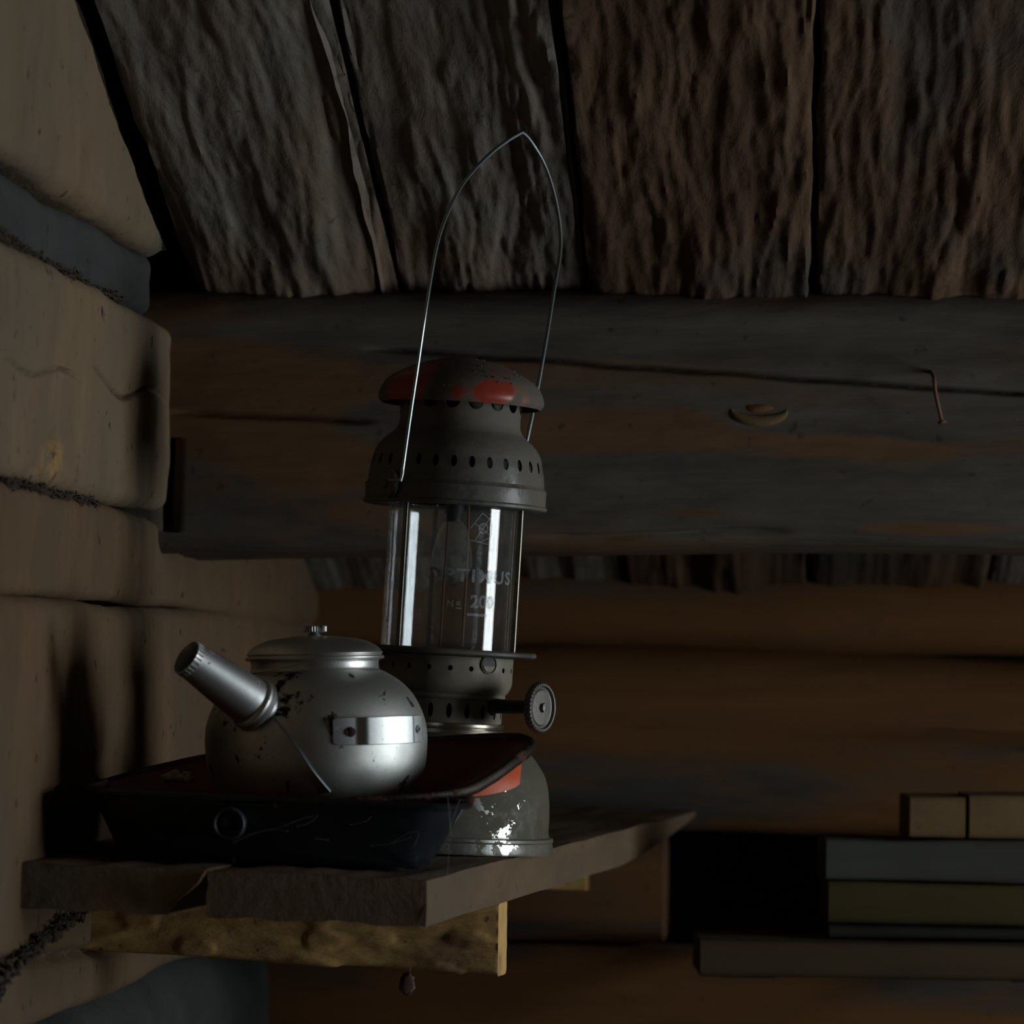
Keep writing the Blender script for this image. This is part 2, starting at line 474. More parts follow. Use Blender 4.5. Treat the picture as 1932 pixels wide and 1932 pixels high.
YST = (1, 0.10, 1)     # grain along y
XST = (0.08, 1, 1)     # grain along x
def _ploc(px, py, rx, rz, w):
    c = W(px, py, 2.99)
    off = base = W(340, 790, 3.05)
    return ((c.x-off.x, c.y-off.y, c.z-off.z), (rx, 0.5, rz), w)
BEAM_PATCHES = (_ploc(500, 800, 0.105, 0.075, -0.35), _ploc(1480, 838, 0.30, 0.016, -0.30), _ploc(1180, 815, 0.16, 0.022, -0.22), _ploc(1500, 610, 0.6, 0.035, 0.12),
                _ploc(1250, 935, 0.5, 0.036, 0.25), _ploc(1780, 1000, 0.08, 0.008, -0.3), _ploc(1330, 968, 0.07, 0.005, -0.3))
WALL_STAINS = (((wallx(2.53), 2.53, CZ+0.128), (0.2, 0.050, 0.022), 1.0),)
M = dict(
    wall=wood('hewn_wall_wood', (0.235, 0.165, 0.100), (0.185, 0.125, 0.074), (0.135, 0.112, 0.084), 0.42, (1, 0.8, 0.5), 1, 0.75, 0.9, gscale=5.0, soft=0.10),
    wall_b=wood('hewn_wall_wood_brown', (0.165, 0.104, 0.056), (0.125, 0.076, 0.040), (0.098, 0.078, 0.054), 0.38, (1, 0.8, 0.5), 4, 0.75, 0.9, gscale=5, soft=0.10),
    wall_c=wood('hewn_wall_wood_with_knots', (0.235, 0.165, 0.100), (0.185, 0.125, 0.074), (0.135, 0.112, 0.084), 0.42, (1, 0.8, 0.5), 1, 0.75, 0.9, gscale=5.0, soft=0.10, stains=WALL_STAINS),
    wall_grey=wood('weathered_grey_log', (0.062, 0.064, 0.064), (0.042, 0.044, 0.044), (0.05, 0.05, 0.05), 0.3, (1, 0.3, 1), 2, 0.7, 0.5),
    roof=wood('split_roof_wood', (0.21, 0.15, 0.108), (0.125, 0.086, 0.062), (0.165, 0.143, 0.118), 0.50, (1, 0.13, 1), 3, 0.75, 0.5, gscale=5),
    roof_b=wood('split_roof_wood_warm', (0.120, 0.070, 0.040), (0.062, 0.034, 0.020), (0.065, 0.052, 0.042), 0.42, (1, 0.12, 1), 8, 0.75, 0.5, gscale=5),
    beam=wood('purlin_wood', (0.160, 0.088, 0.044), (0.115, 0.062, 0.032), (0.090, 0.078, 0.066), 0.49, (0.14, 1, 1), 5, 0.6, 0.5, gscale=11.0, gstretch=(0.20, 1, 1), patches=BEAM_PATCHES),
    far=wood('far_log_wood', (0.17, 0.080, 0.028), (0.12, 0.053, 0.018), (0.06, 0.056, 0.05), 0.40, (0.10, 1, 1), 6, 0.4, 0.3, gscale=6.0, gstretch=(0.2, 1, 1)),
    shelf=wood('shelf_wood', (0.165, 0.113, 0.070), (0.12, 0.082, 0.050), (0.09, 0.075, 0.058), 0.36, (1, 0.10, 1), 9, 0.25, 0.5),
    shelf_end=wood('shelf_end_lightened', (0.33, 0.24, 0.17), (0.24, 0.17, 0.12), (0.19, 0.165, 0.14), 0.42, (1, 0.10, 1), 19, 0.5, 0.5),  # lighter than the boards: stands in for fill light on their front ends
    bracket=wood('split_bracket_wood', (0.68, 0.44, 0.165), (0.54, 0.33, 0.12), (0.30, 0.18, 0.10), 0.38, (0.25, 1, 1), 11, 0.9, 0.8, gscale=9),
    floor=wood('floor_wood', (0.11, 0.075, 0.05), (0.08, 0.055, 0.036), (0.07, 0.065, 0.06), 0.45, (1, 0.1, 1), 12, 0.4, 0.3),
    lumber_grey=wood('grey_lumber', (0.066, 0.067, 0.055), (0.052, 0.053, 0.044), (0.05, 0.05, 0.042), 0.4, (0.1, 1, 1), 13, 0.2, 0.2),
    lumber_olive=wood('olive_lumber', (0.060, 0.045, 0.014), (0.046, 0.034, 0.012), (0.04, 0.034, 0.022), 0.35, (0.1, 1, 1), 14, 0.2, 0.2),
    lumber_brown=wood('brown_lumber', (0.068, 0.044, 0.022), (0.052, 0.034, 0.017), (0.045, 0.036, 0.024), 0.35, (0.1, 1, 1), 15, 0.2, 0.2),
    lumber_pale=wood('pale_lumber', (0.17, 0.11, 0.05), (0.13, 0.085, 0.04), (0.10, 0.075, 0.045), 0.3, (1, 1, 1), 16, 0.2, 0.2),
    dark=flat('near_black_fill', (0.012, 0.010, 0.008), 0.95),  # near black, stands in for shade in the wall recess and behind gaps
    moss=flat('dry_moss', (0.05, 0.035, 0.022), 0.95, bump=0.8, scale=200),
    pale=flat('pale_lint', (0.45, 0.40, 0.33), 0.9, bump=0.6, scale=150),
    pale_far=flat('pale_chip', (0.30, 0.32, 0.34), 0.8),
    leaf=flat('dry_leaf', (0.10, 0.055, 0.045), 0.8),
    lgrey=paint('dusty_grey_green_enamel', (0.20, 0.185, 0.138), (0.16, 0.148, 0.110), (0.18, 0.162, 0.122), 0.4, 0.0, 0.50),
    lvent=paint('sooty_grey_enamel', (0.085, 0.082, 0.074), (0.065, 0.063, 0.058), (0.115, 0.104, 0.084), 0.35, 0.0, 0.42, seed=3),
    ltank=paint('chipped_grey_enamel', (0.098, 0.092, 0.068), (0.080, 0.075, 0.056), (0.092, 0.084, 0.062), 0.35, 0.85, 0.40, seed=1),
    lring=paint('worn_base_enamel', (0.14, 0.132, 0.105), (0.115, 0.108, 0.085), (0.125, 0.115, 0.09), 0.25, 1.9, 0.32, seed=5, chipz=(0.026, -0.085, 0.008), chipr=0.062),
    hood=paint('dusty_red_enamel', (0.34, 0.045, 0.022), (0.22, 0.030, 0.018), (0.095, 0.085, 0.070), 0.60, 0.0, 0.38, scale=26, seed=6, bare=((( 0.020, -0.058, 0.344), 0.009), ((0.033, -0.052, 0.345), 0.006), ((-0.002, -0.062, 0.343), 0.007), ((-0.042, -0.044, 0.350), 0.020))),
    red=paint('bare_orange_red_enamel', (0.72, 0.125, 0.045), (0.62, 0.105, 0.040), (0.45, 0.13, 0.07), 0.05, 0.0, 0.45, seed=2),
    brass=metal('dull_brass', (0.30, 0.25, 0.14), 0.4, 0.1, dirt=0.9),
    nickel=metal('nickel_plate', (0.60, 0.58, 0.50), 0.26, 0.05, dirt=0.6, seed=2),
    wire=metal('steel_wire', (0.34, 0.40, 0.42), 0.36, 0.05, dirt=0.5, seed=3),
    rod=metal('guard_rod_metal', (0.22, 0.21, 0.17), 0.30, 0.1, dirt=0.8, seed=4),
    iron=metal('cast_knob_metal', (0.20, 0.19, 0.18), 0.55, 0.25, (0.07, 0.05, 0.04), dirt=0.6, seed=5, bump=0.5, scale=60),
    alu=metal('dull_aluminium', (0.60, 0.62, 0.60), 0.50, 0.60, dirt=0.6, seed=6, scale=36, tint=(0.26, 0.27, 0.27)),
    alu_lid=metal('brushed_aluminium', (0.58, 0.59, 0.58), 0.40, 0.35, dirt=0.5, seed=8, scale=30, tint=(0.28, 0.27, 0.26)),
    alu_bright=metal('bright_aluminium', (0.66, 0.69, 0.70), 0.46, 0.50, dirt=0.35, seed=17, scale=24),
    panblack=paint('black_pan_enamel', (0.014, 0.018, 0.022), (0.010, 0.013, 0.017), (0.035, 0.043, 0.050), 0.12, 0.0, 0.36, seed=4, scale=18),
    trayred=paint('dark_red_enamel', (0.12, 0.009, 0.007), (0.08, 0.007, 0.006), (0.05, 0.010, 0.008), 0.2, 0.0, 0.55, seed=7),
    rim=metal('rusty_rim', (0.06, 0.05, 0.045), 0.55, 0.75, (0.075, 0.030, 0.014), dirt=0.5, seed=9, bump=0.7, scale=50),
    chimney=glass('lamp_glass', 0.050),
    pane=glass('window_glass', 0.02),
    alu_strap=metal('strap_aluminium', (0.62, 0.64, 0.65), 0.44, 0.40, dirt=0.3, seed=25, scale=46),
    etch=film('etched_white', (0.50, 0.55, 0.58), 0.34),
    mantle=film('mantle_silk', (0.42, 0.42, 0.38), 0.20),
    web=film('cobweb', (0.45, 0.45, 0.43), 0.16),
    rustnail=flat('rusty_iron', (0.16, 0.07, 0.035), 0.8, 0.2, bump=0.5),
    inner=flat('near_black_metal', (0.020, 0.019, 0.018), 0.6, 0.3),
)

# ------------------------------------------------------------------ the room
ROOF_K = 0.342
def roofz(Y): return CZ + 0.297 + ROOF_K*(2.99 - Y)
YF, YN = 3.65, -0.95                         # far eave wall, near eave wall
RIDGE = 1.40
WU = Vector((SL, 1, 0)).normalized(); WN = Vector((1, -SL, 0)).normalized(); WV = Vector((0, 0, 1))

def stations(a, b, dense, coarse=0.15, fine=0.010):
    us, u = [], a
    while u < b:
        us.append(u)
        u += fine if dense[0] <= u < dense[1] else coarse
    us.append(b)
    return us

def under_roof(p):
    lim = roofz(p.y) - 0.004 if p.y > RIDGE else roofz(2*RIDGE - p.y) - 0.004
    if p.z > lim: p.z = lim
    return p

wall_left = empty('wall_left', (0, 0, 0), kind='structure')
Y0 = YN
def wall_log(z0, z1, mat, seed, rec=0.0, bulge=0.004, rad=0.022, amp=0.0035, ylim=(YN, YF+0.12), holes=(), cracks=(), label=None, dep=0.14, cl=True, swell=0.0, ns=90):
    h = (z1 - z0)
    L0, L1 = ylim[0]-Y0, ylim[1]-Y0
    org = Vector((wallx(Y0) - dep/2 - rec, Y0, CZ + (z0+z1)/2))
    def disp(u, x, y, nx, ny):
        Y = Y0 + u
        n = fbm(Vector((Y*3.2+seed*5, y*9+seed, x*6)), 5) * amp
        if ns > 100 and nx > 0.3: n += 0.0007*fbm(Vector((Y*40+seed, y*24, 1.5)), 4)
        n += bulge * noise.noise(Vector((Y*1.6 + seed*2.1, seed, y*3)))
        # long shallow axe facets
        n += 0.0005 * math.sin(Y*34 + 5*noise.noise(Vector((Y*3, y*7+seed, 0)))) * max(0, nx)
        zz = (z0+z1)/2 + y
        if swell and Y > 3.06:
            q_ = min(1, (Y-3.06)/0.35); n += swell*q_*q_*(3-2*q_)*max(0, nx)
        for (cy, cz, ry, rz, dd) in holes:
            q = ((Y-cy)/ry)**2 + ((zz-cz)/rz)**2
            if q < 4: n -= dd*math.exp(-q*1.5)*max(0, nx)
        for (ya, yb, fz, wd, dd) in cracks:
            if ya < Y < yb:
                q = (zz - fz(Y))/wd
                e = min(1, (Y-ya)/0.03, (yb-Y)/0.03)
                if abs(q) < 3: n -= dd*math.exp(-q*q)*max(0, nx)*e
        return n
    us = stations(L0, L1, (2.38-Y0, 3.02-Y0), 0.05, 0.006)
    return bar('log', mat, wall_left, org, WU, WV, WN, us, h, dep, rad, ns, disp, clamp=under_roof if cl else None, label=label)

wall_log(-1.38, -1.12, M['wall_b'], 20)
wall_log(-1.12, -0.88, M['wall'], 21)
wall_log(-0.88, -0.66, M['wall_b'], 22)
wall_log(-0.66, -0.445, M['wall'], 23)
wall_log(-0.452, -0.262, M['wall_grey'], 24, rec=0.006, rad=0.07, label='grey weathered round log low on the wall')
wall_log(-0.258, 0.0335, M['wall_b'], 25, ns=240, rec=-0.001, rad=0.012, swell=0.030,
         holes=((2.52, -0.040, .010, .09, .004), (2.62, -0.03, 0.012, .03, .003)),
         cracks=((2.3, 2.9, lambda Y: -0.205 - 0.05*(Y-2.45), 0.004, 0.010),))
wall_log(0.0345, 0.1075, M['wall_b'], 26, ns=200, rec=0.002, rad=0.011, bulge=0.006, swell=0.034,
         holes=((2.52, 0.05, .010, .03, .008), (2.75, 0.09, .02, .02, .004)))
wall_log(0.110, 0.263, M['wall_c'], 27, ns=300, rec=-0.004, rad=0.014, bulge=0.006, amp=0.004,
         holes=((2.545, 0.150, .008, .016, .010), (2.50, 0.12, .018, .010, .006)),
         cracks=((2.0, 2.63, lambda Y: 0.187 + 0.006*math.sin(Y*25), 0.0012, 0.004), (2.66, 3.0, lambda Y: 0.197 + 0.008*math.sin(Y*22), 0.0014, 0.007), (2.44, 2.475, lambda Y: 0.238+(Y-2.44)*1.1, 0.002, 0.006), (2.50, 2.56, lambda Y: 0.128-(Y-2.5)*0.7, 0.002, 0.006)))
wall_log(0.264, 0.3125, M['wall_grey'], 28, ylim=(YN, 2.95), ns=160, rec=0.007, rad=0.012, amp=0.006, label='weathered grey log below the gable logs')
wall_log(0.314, 0.500, M['wall'], 29, ylim=(YN, 2.94), ns=240, rec=-0.006, rad=0.016, bulge=0.006, holes=((2.56, 0.40, .012, .02, .006), (2.62, 0.36, .01, .015, .006)))
wall_log(0.502, 0.66, M['wall_b'], 30, rec=0.0, rad=0.03, ylim=(YN, 2.42))
wall_log(0.662, 0.84, M['wall'], 31, rec=0.0, rad=0.03, ylim=(YN, 1.95))

# moss stuffed in the joints of the gable wall
def moss_run(name, pts, rad, n, label, amp=0.6):
    v, f = [], []
    P = crv(pts, 12)
    for k in range(n):
        t = random.random()
        p = P[min(len(P)-2, int(t*(len(P)-1)))]
        q = P[min(len(P)-1, int(t*(len(P)-1))+1)]
        d = (q-p).normalized()
        a = p + Vector((random.gauss(0, rad*amp), random.gauss(0, rad*amp), random.gauss(0, rad*amp)))
        ln = random.uniform(0.004, 0.013)
        b = a + (d + Vector((random.gauss(0, .25), random.gauss(0, .25), random.gauss(0, .22))))*ln
        c = (a+b)/2 + Vector((random.gauss(0, .002), random.gauss(0, .002), random.gauss(0, .002)))
        v_, f_ = tube([a, c, b], random.uniform(0.0003, 0.0009), 4)
        v, f = join((v, f), (v_, f_))
    return v, f
def onwall(Y, z, out=0.0): return Vector((wallx(Y)+out, Y, CZ+z))
v, f = moss_run('m', [onwall(Y, 0.264+0.002*math.sin(Y*9), -0.003) for Y in (2.35, 2.45, 2.55, 2.65, 2.80)], 0.0016, 500, '')
o = mesh_obj('joint_moss', v, f, M['moss'], wall_left); o['kind'] = 'stuff'; o['label'] = 'dark dry moss hanging out of the upper joint'
v, f = moss_run('m', [onwall(Y, 0.109-0.001, -0.003) for Y in (2.40, 2.5, 2.6, 2.72)], 0.0014, 300, '')
o = mesh_obj('joint_moss', v, f, M['moss'], wall_left); o['kind'] = 'stuff'; o['label'] = 'dry moss in the joint beside the knot'

# far eave wall: logs running across
wall_back = empty('wall_back', (0, 0, 0), kind='structure')
XL, XR = wallx(YF) - 0.10, 2.0
BU = Vector((1, -SL, 0)).normalized(); BN = Vector((-SL, -1, 0)).normalized()
def back_log(z0, z1, mat, seed, x0=None, x1=None, rec=0.0, rad=0.05, amp=0.006, cracks=(), crop=None, label=None, dz=None):
    x0 = XL if x0 is None else x0
    x1 = XR if x1 is None else x1
    yy = YF - SL*(x0 - 0.0)
    dep = 0.16
    org = Vector((x0, yy, CZ+(z0+z1)/2)) - BN*(dep/2 + rec)
    def disp(u, x, y, nx, ny):
        n = fbm(Vector((u*2.2+seed*3, y*9+seed, x*5)), 4)*amp + 0.008*noise.noise(Vector((u*1.3+seed, seed*2, 0)))
        zz = (z0+z1)/2 + y
        for (ua, ub, fz, wd, dd) in cracks:
            X = x0 + u
            if ua < X < ub:
                q = (zz - fz(X))/wd
                if abs(q) < 3: n -= dd*math.exp(-q*q)*max(0, nx)*min(1, (X-ua)/.05, (ub-X)/.05)
        return n
    us = stations(0, x1-x0, (0, 1.1), 0.08, 0.012)
    return bar('log', mat, wall_back, org, BU, WV, BN, us, z1-z0, dep, rad, 56, disp, label=label,
               shift=(lambda u: (0, dz(x0+u))) if dz else None)
back_log(-1.38, -1.12, M['far'], 1); back_log(-1.12, -0.86, M['far'], 2); back_log(-0.86, -0.60, M['far'], 3)
back_log(-0.60, -0.285, M['far'], 4, rad=0.06, rec=0.005)
back_log(-0.282, -0.170, M['far'], 5, x1=0.155, rad=0.04)
back_log(-0.282, -0.170, M['far'], 16, x0=0.44, rad=0.03)  # hidden log stub, added to shut daylight out of the recess
back_log(-0.290, -0.160, M['dark'], 6, x0=0.05, x1=0.9, rec=0.34, rad=0.04)  # log at the back of the recess, coloured near black for its shade
back_log(-0.172, 0.008, M['far'], 7, rad=0.05, cracks=((0.05, 0.6, lambda X: -0.077 + 0.01*X, 0.004, 0.012),), dz=lambda X: 0.004*math.sin(X*7))
back_log(0.012, 0.095, M['far'], 8, rad=0.035, rec=0.006, dz=lambda X: 0.003*math.sin(X*9+1))
# right wall, with the window
wall_right = empty('wall_right', (0, 0, 0), kind='structure')
def rwx(Y): return LRX + SL*(Y - 2.4)
z = -1.38
k = 0
while z < 0.86:
    z1 = min(z + 0.24, 0.86)
    zc = (z+z1)/2
    spans = [(YN, YF)]
    if CZ+zc+0.10 > WIN['z0']+0.02 and CZ+zc-0.10 < WIN['z1']-0.02:
        spans = [(YN, WIN['y0']), (WIN['y1'], YF)]
    for (a, b) in spans:
        n_ = int((b-a)/0.12)+2
        us = [(b-a)*i/(n_-1) for i in range(n_)]
        bar('log', M['wall_b'] if k % 2 else M['wall'], wall_right, Vector((rwx(a)+0.07, a, CZ+zc)), WU, WV, -WN, us, z1-z, 0.14, 0.05, 28,
            lambda u, x, y, nx, ny: 0.004*noise.noise(Vector((u*3, y*5+k, x))), clamp=under_roof)
    z = z1; k += 1
# near eave wall behind the camera
wall_front = empty('wall_front', (0, 0, 0), kind='structure')
for k in range(7):
    z0 = k*0.21
    us = [2.5*i/12 for i in range(13)]
    bar('log', M['wall'] if k % 2 else M['wall_b'], wall_front, Vector((-0.75, YN-0.06, z0+0.105)), (1, 0, 0), WV, (0, 1, 0), us, 0.21, 0.13, 0.05, 24,
        lambda u, x, y, nx, ny: 0.004*noise.noise(Vector((u*3, y*5+k, x))), clamp=lambda p: p)
# floor
fl = empty('floor', (0, 0, 0), kind='structure')
for k in range(13):
    x = -0.72 + k*0.21
    us = [4.9*i/10 for i in range(11)]
    bar('floor_board', M['floor'], fl, Vector((x+0.1, YN-0.05, -0.02)), (0, 1, 0), (0, 0, 1), (1, 0, 0), us, 0.04, 0.205, 0.004, 14)

# roof: split planks falling away towards the far eave, on a purlin
ceiling = empty('ceiling', (0, 0, 0), kind='structure')
RU = Vector((SL, 1, -ROOF_K)).normalized()
RN = Vector((1, -SL, 0)).normalized()
RN = (RN - RU*RN.dot(RU)).normalized()
RV = RU.cross(RN) * -1
if RV.z > 0: RV = -RV                        # faces down into the room
def roof_x(px, py=545): return W(px, py, 2.99).x
def roof_plank(pxa, pxb, mat, seed, amp=0.0055, sink=0.0, label=None, wav=0.003, y1=3.95, feat=None):
    xa, xb = roof_x(pxa), roof_x(pxb)
    w = xb - xa
    xc = (xa+xb)/2
    th = 0.045
    yA = RIDGE
    org = Vector((xc - SL*(2.99-yA), yA, roofz(yA))) - RV*(th/2 + sink)
    scl = 1/RU.y
    def disp(u, x, y, nx, ny):
        s = u*1.0
        if ny <= 0.2 and abs(nx) < 0.5: return 0
        n = 0
        q = fbm(Vector((s*2.0+seed*3, x*16+seed*1.7, seed)), 5)
        n += amp*q
        # split-wood ridges running with the grain
        rr = 1 - abs(fbm(Vector((s*1.6+seed, x*26+seed*2 + 0.5*noise.noise(Vector((s*3, x*6+seed, 1))), 4.0)), 4))*2.4
        n += amp*0.34*rr*(1 if ny > 0 else 0.3)*(0.35+max(0, 1.6*noise.noise(Vector((s*4+seed, x*12, 7.7)))+0.4))
        # torn flakes
        fl_ = noise.noise(Vector((s*9+seed, x*40, 2.5)))
        if fl_ > 0.30: n += 0.0016*min(1, (fl_-0.30)*8)*(1 if ny > 0 else 0)
        f2_ = noise.noise(Vector((s*7+seed*3, x*95 + 3*noise.noise(Vector((s*5, x*10, seed))), 6.5)))
        md_ = max(0.15, min(1.7, 0.75 + 2.6*noise.noise(Vector((s*2.6+seed*4, x*11, 3.3)))))
        tv = fbm(Vector((s*0.9+seed*2, x*19+seed+0.35*noise.noise(Vector((s*5, x*5, 2))), 8.8)), 4)*2.6 + 10
        tf = tv - math.floor(tv); tf = max(0, min(1, (tf-0.30)/0.25)); tf = tf*tf*(3-2*tf)
        n += 0.0013*(math.floor(tv)+tf-10)*(1 if ny > 0 else 0)
        n += md_*(0.0007*f2_ + 0.0008*fbm(Vector((s*22, x*160, seed)), 3))*(1 if ny > 0 else 0)
        if abs(nx) > 0.4: n = wav*fbm(Vector((s*6+seed*2.2, nx*3, seed)), 4)*1.6
        if feat: n += feat(s, x)
        return n
    us = stations(0, (y1-yA)*scl, ((2.42-yA)*scl, (3.06-yA)*scl), 0.07, 0.0045)
    return bar('plank', mat, ceiling, org, RU, RV, RN, us, th, w, 0.006, 190 if pxb-pxa > 200 else 120, disp, label=label)
roof_plank(366, 757, M['roof'], 1, sink=0.0, feat=lambda s, x: -0.016*max(0, min(1, (x-0.030-0.012*noise.noise(Vector((s*5, 0, 0))))/0.05))**1.5)
roof_plank(752, 1104, M['roof'], 2, sink=0.012, amp=0.006)
roof_plank(1119, 1527, M['roof_b'], 3, amp=0.0065)
roof_plank(1541, 1935, M['roof_b'], 4)
roof_plank(1950, 2330, M['roof'], 5)
roof_plank(2345, 2790, M['roof_b'], 6)
x = 2800
for k in range(8):
    roof_plank(x, x+430, M['roof'] if k % 2 else M['roof_b'], 10+k) if k < 2 else None
    x += 440
# coarse planks for the part of the roof no one looks at, and the other slope
def coarse_slope(sgn, xa, xb, n):
    for k in range(n):
        a = xa + (xb-xa)*k/n + 0.003; b = xa + (xb-xa)*(k+1)/n - 0.003
        U = Vector((0, sgn, -ROOF_K)).normalized(); Nn = Vector((1, 0, 0)); Vv = Vector((0, -ROOF_K*sgn, -1)).normalized()
        L = 2.55/abs(U.y)
        us = [L*i/12 for i in range(13)]
        bar('plank', M['roof'], ceiling, Vector(((a+b)/2, RIDGE, roofz(RIDGE))) - Vv*0.024, U, Vv, Nn, us, 0.045, b-a, 0.006, 20)
coarse_slope(-1, -0.75, 2.1, 13)
coarse_slope(1, 1.12, 2.1, 5)
# near-black turf slabs, added to keep daylight out of the plank gaps
for (ya, yb, nm) in ((RIDGE, 4.05, 0), (RIDGE, -1.25, 1)):
    zf = lambda Y: (roofz(Y) if Y >= RIDGE else roofz(2*RIDGE-Y)) + 0.075
    X0, X1 = -0.95, 2.3
    vs = [(X0, ya, zf(ya)), (X1, ya, zf(ya)), (X1, yb, zf(yb)), (X0, yb, zf(yb))]
    vs += [(a, b, c+0.12) for (a, b, c) in vs]
    fs = [(0, 1, 2, 3), (4, 5, 6, 7), (0, 1, 5, 4), (1, 2, 6, 5), (2, 3, 7, 6), (3, 0, 4, 7)]
    mesh_obj('turf_layer', vs, fs, M['dark'], ceiling, smooth=False)
# near-black slabs added outside the walls: no daylight through the joints
for (nm, a, b, c, d) in (('l', -0.95, YN-0.2, -0.62, YF+0.45), ):
    vs = [(-0.95, YN-0.25, -0.05), (-0.78, YN-0.25, -0.05), (-0.78+SL*4.9, YF+0.45, -0.05), (-0.95, YF+0.45, -0.05)]
    vs = [(a_, b_, c_) for (a_, b_, c_) in vs]
    vs2 = [(a_, b_, 2.35) for (a_, b_, c_) in vs]
    mesh_obj('outer_lining', vs+vs2, [(0, 1, 2, 3), (4, 5, 6, 7), (0, 1, 5, 4), (1, 2, 6, 5), (2, 3, 7, 6), (3, 0, 4, 7)], M['dark'], wall_left, smooth=False)
vs = [(-0.9, YF+0.30, -0.05), (2.3, YF+0.10, -0.05), (2.3, YF+0.4, -0.05), (-0.9, YF+0.6, -0.05)]
mesh_obj('outer_lining', vs+[(a, b, 1.6) for (a, b, c) in vs], [(0, 1, 2, 3), (4, 5, 6, 7), (0, 1, 5, 4), (1, 2, 6, 5), (2, 3, 7, 6), (3, 0, 4, 7)], M['dark'], wall_back, smooth=False)
vs = [(-0.95, YN-0.12, -0.05), (2.1, YN-0.12, -0.05), (2.1, YN-0.3, -0.05), (-0.95, YN-0.3, -0.05)]
mesh_obj('outer_lining', vs+[(a, b, 1.7) for (a, b, c) in vs], [(0, 1, 2, 3), (4, 5, 6, 7), (0, 1, 5, 4), (1, 2, 6, 5), (2, 3, 7, 6), (3, 0, 4, 7)], M['dark'], wall_front, smooth=False)

# the window in the right wall that lights the corner
win = empty('window_1', (0, 0, 0), kind='structure')
def box(x0, x1, y0, y1, z0, z1):
    v = [(x0, y0, z0), (x1, y0, z0), (x1, y1, z0), (x0, y1, z0), (x0, y0, z1), (x1, y0, z1), (x1, y1, z1), (x0, y1, z1)]
    return v, [(0, 3, 2, 1), (4, 5, 6, 7), (0, 1, 5, 4), (1, 2, 6, 5), (2, 3, 7, 6), (3, 0, 4, 7)]
wx0, wx1 = LRX + 0.03, LRX + 0.15
a, b, c, d = WIN['y0'], WIN['y1'], WIN['z0'], WIN['z1']
mesh_obj('window_frame', *join(box(wx0, wx1, a-0.04, a, c-0.04, d+0.04), box(wx0, wx1, b, b+0.04, c-0.04, d+0.04),
                               box(wx0, wx1, a, b, c-0.04, c), box(wx0, wx1, a, b, d, d+0.04)), M['wall_b'], win, smooth=False)
mesh_obj('mullion', *box(wx0+0.07, wx0+0.09, (a+b)/2-0.008, (a+b)/2+0.008, c, d), M['wall_b'], win, smooth=False)
for (y0_, y1_) in ((a, (a+b)/2-0.008), ((a+b)/2+0.008, b)):
    mesh_obj('pane', *box(wx0+0.078, wx0+0.081, y0_, y1_, c, d), M['pane'], win, smooth=False)

v, f = blob(W(1185, 1604, 3.625), 0.011, 0.004, 0.0045, 4, 0.4, 14, 8)
mesh_obj('wood_chip', v, f, M['pale_far'], wall_back, label='small pale chip on the lower log')

# ------------------------------------------------------------------ the purlin
beam = empty('ceiling_beam', W(340, 790, 3.05), label='broad hewn log purlin with grey bark patches under the sloping roof planks', cat='beam')
bx0 = wallx(2.99) - 0.05
def bz(px, py): return W(px, py, 2.99).z
BH = 0.2125
bzc = (W(1100, 545, 2.99).z + W(1100, 1037, 2.99).z)/2
bdep = 0.19
def bdisp(u, x, y, nx, ny):
    X = bx0 + u
    n = 0.0045*fbm(Vector((X*2.5, y*9, x*8+3)), 5) + 0.006*noise.noise(Vector((X*1.7, y*4, 9)))
    def crack(xa, xb, z0, z1, wd, dd):
        if xa < X < xb:
            zz = z0 + (z1-z0)*(X-xa)/(xb-xa) + 0.0015*noise.noise(Vector((X*20, 0, 0)))
            q = ((bzc+y) - zz)/wd
            if abs(q) < 3: return -dd*math.exp(-q*q)*max(0, nx)*min(1, (X-xa)/.03, (xb-X)/.03)
        return 0
    n += crack(bcx[0], bcx[1], bcz[0], bcz[1], 0.0019, 0.010)
    n += crack(bcx[2], bcx[3], bcz[2], bcz[3], 0.0022, 0.008)
    n += crack(bcx[4], bcx[5], bcz[4], bcz[5], 0.0030, 0.006)
    gx = W(323, 900, 2.98).x
    if abs(X-gx) < 0.012 and W(323, 985, 2.98).z < bzc+y < W(323, 815, 2.98).z: n -= 0.02*math.exp(-((X-gx)/0.0035)**2)*max(0, nx)
    # flat hewn facet below the crack, rounder bark above
    n += 0.004*max(0, nx)*(0.5 - 0.5*math.tanh((y-0.03)/0.025))
    return n
bcx = [W(690, 650, 2.98).x, W(1990, 760, 2.98).x, W(310, 765, 2.98).x, W(715, 790, 2.98).x, W(1000, 1000, 2.98).x, W(1500, 1010, 2.98).x]
bcz = [W(690, 650, 2.98).z, W(1990, 760, 2.98).z, W(310, 765, 2.98).z, W(715, 790, 2.98).z, W(1000, 1012, 2.98).z, W(1500, 1010, 2.98).z]
us = stations(0, 2.05, (0, 0.78), 0.06, 0.005)
bslope = (W(1800, 1039, 2.99).z - W(700, 1035, 2.99).z)/(W(1800, 1039, 2.99).x - W(700, 1035, 2.99).x)
bar('log', M['beam'], beam, Vector((bx0, 2.99+bdep/2 - SL*0.0, bzc - bslope*(W(1100, 700, 2.99).x - bx0))), Vector((1, -0.02, bslope)), WV, Vector((-0.02, -1, 0)), us, BH, bdep, 0.030, 640, bdisp)
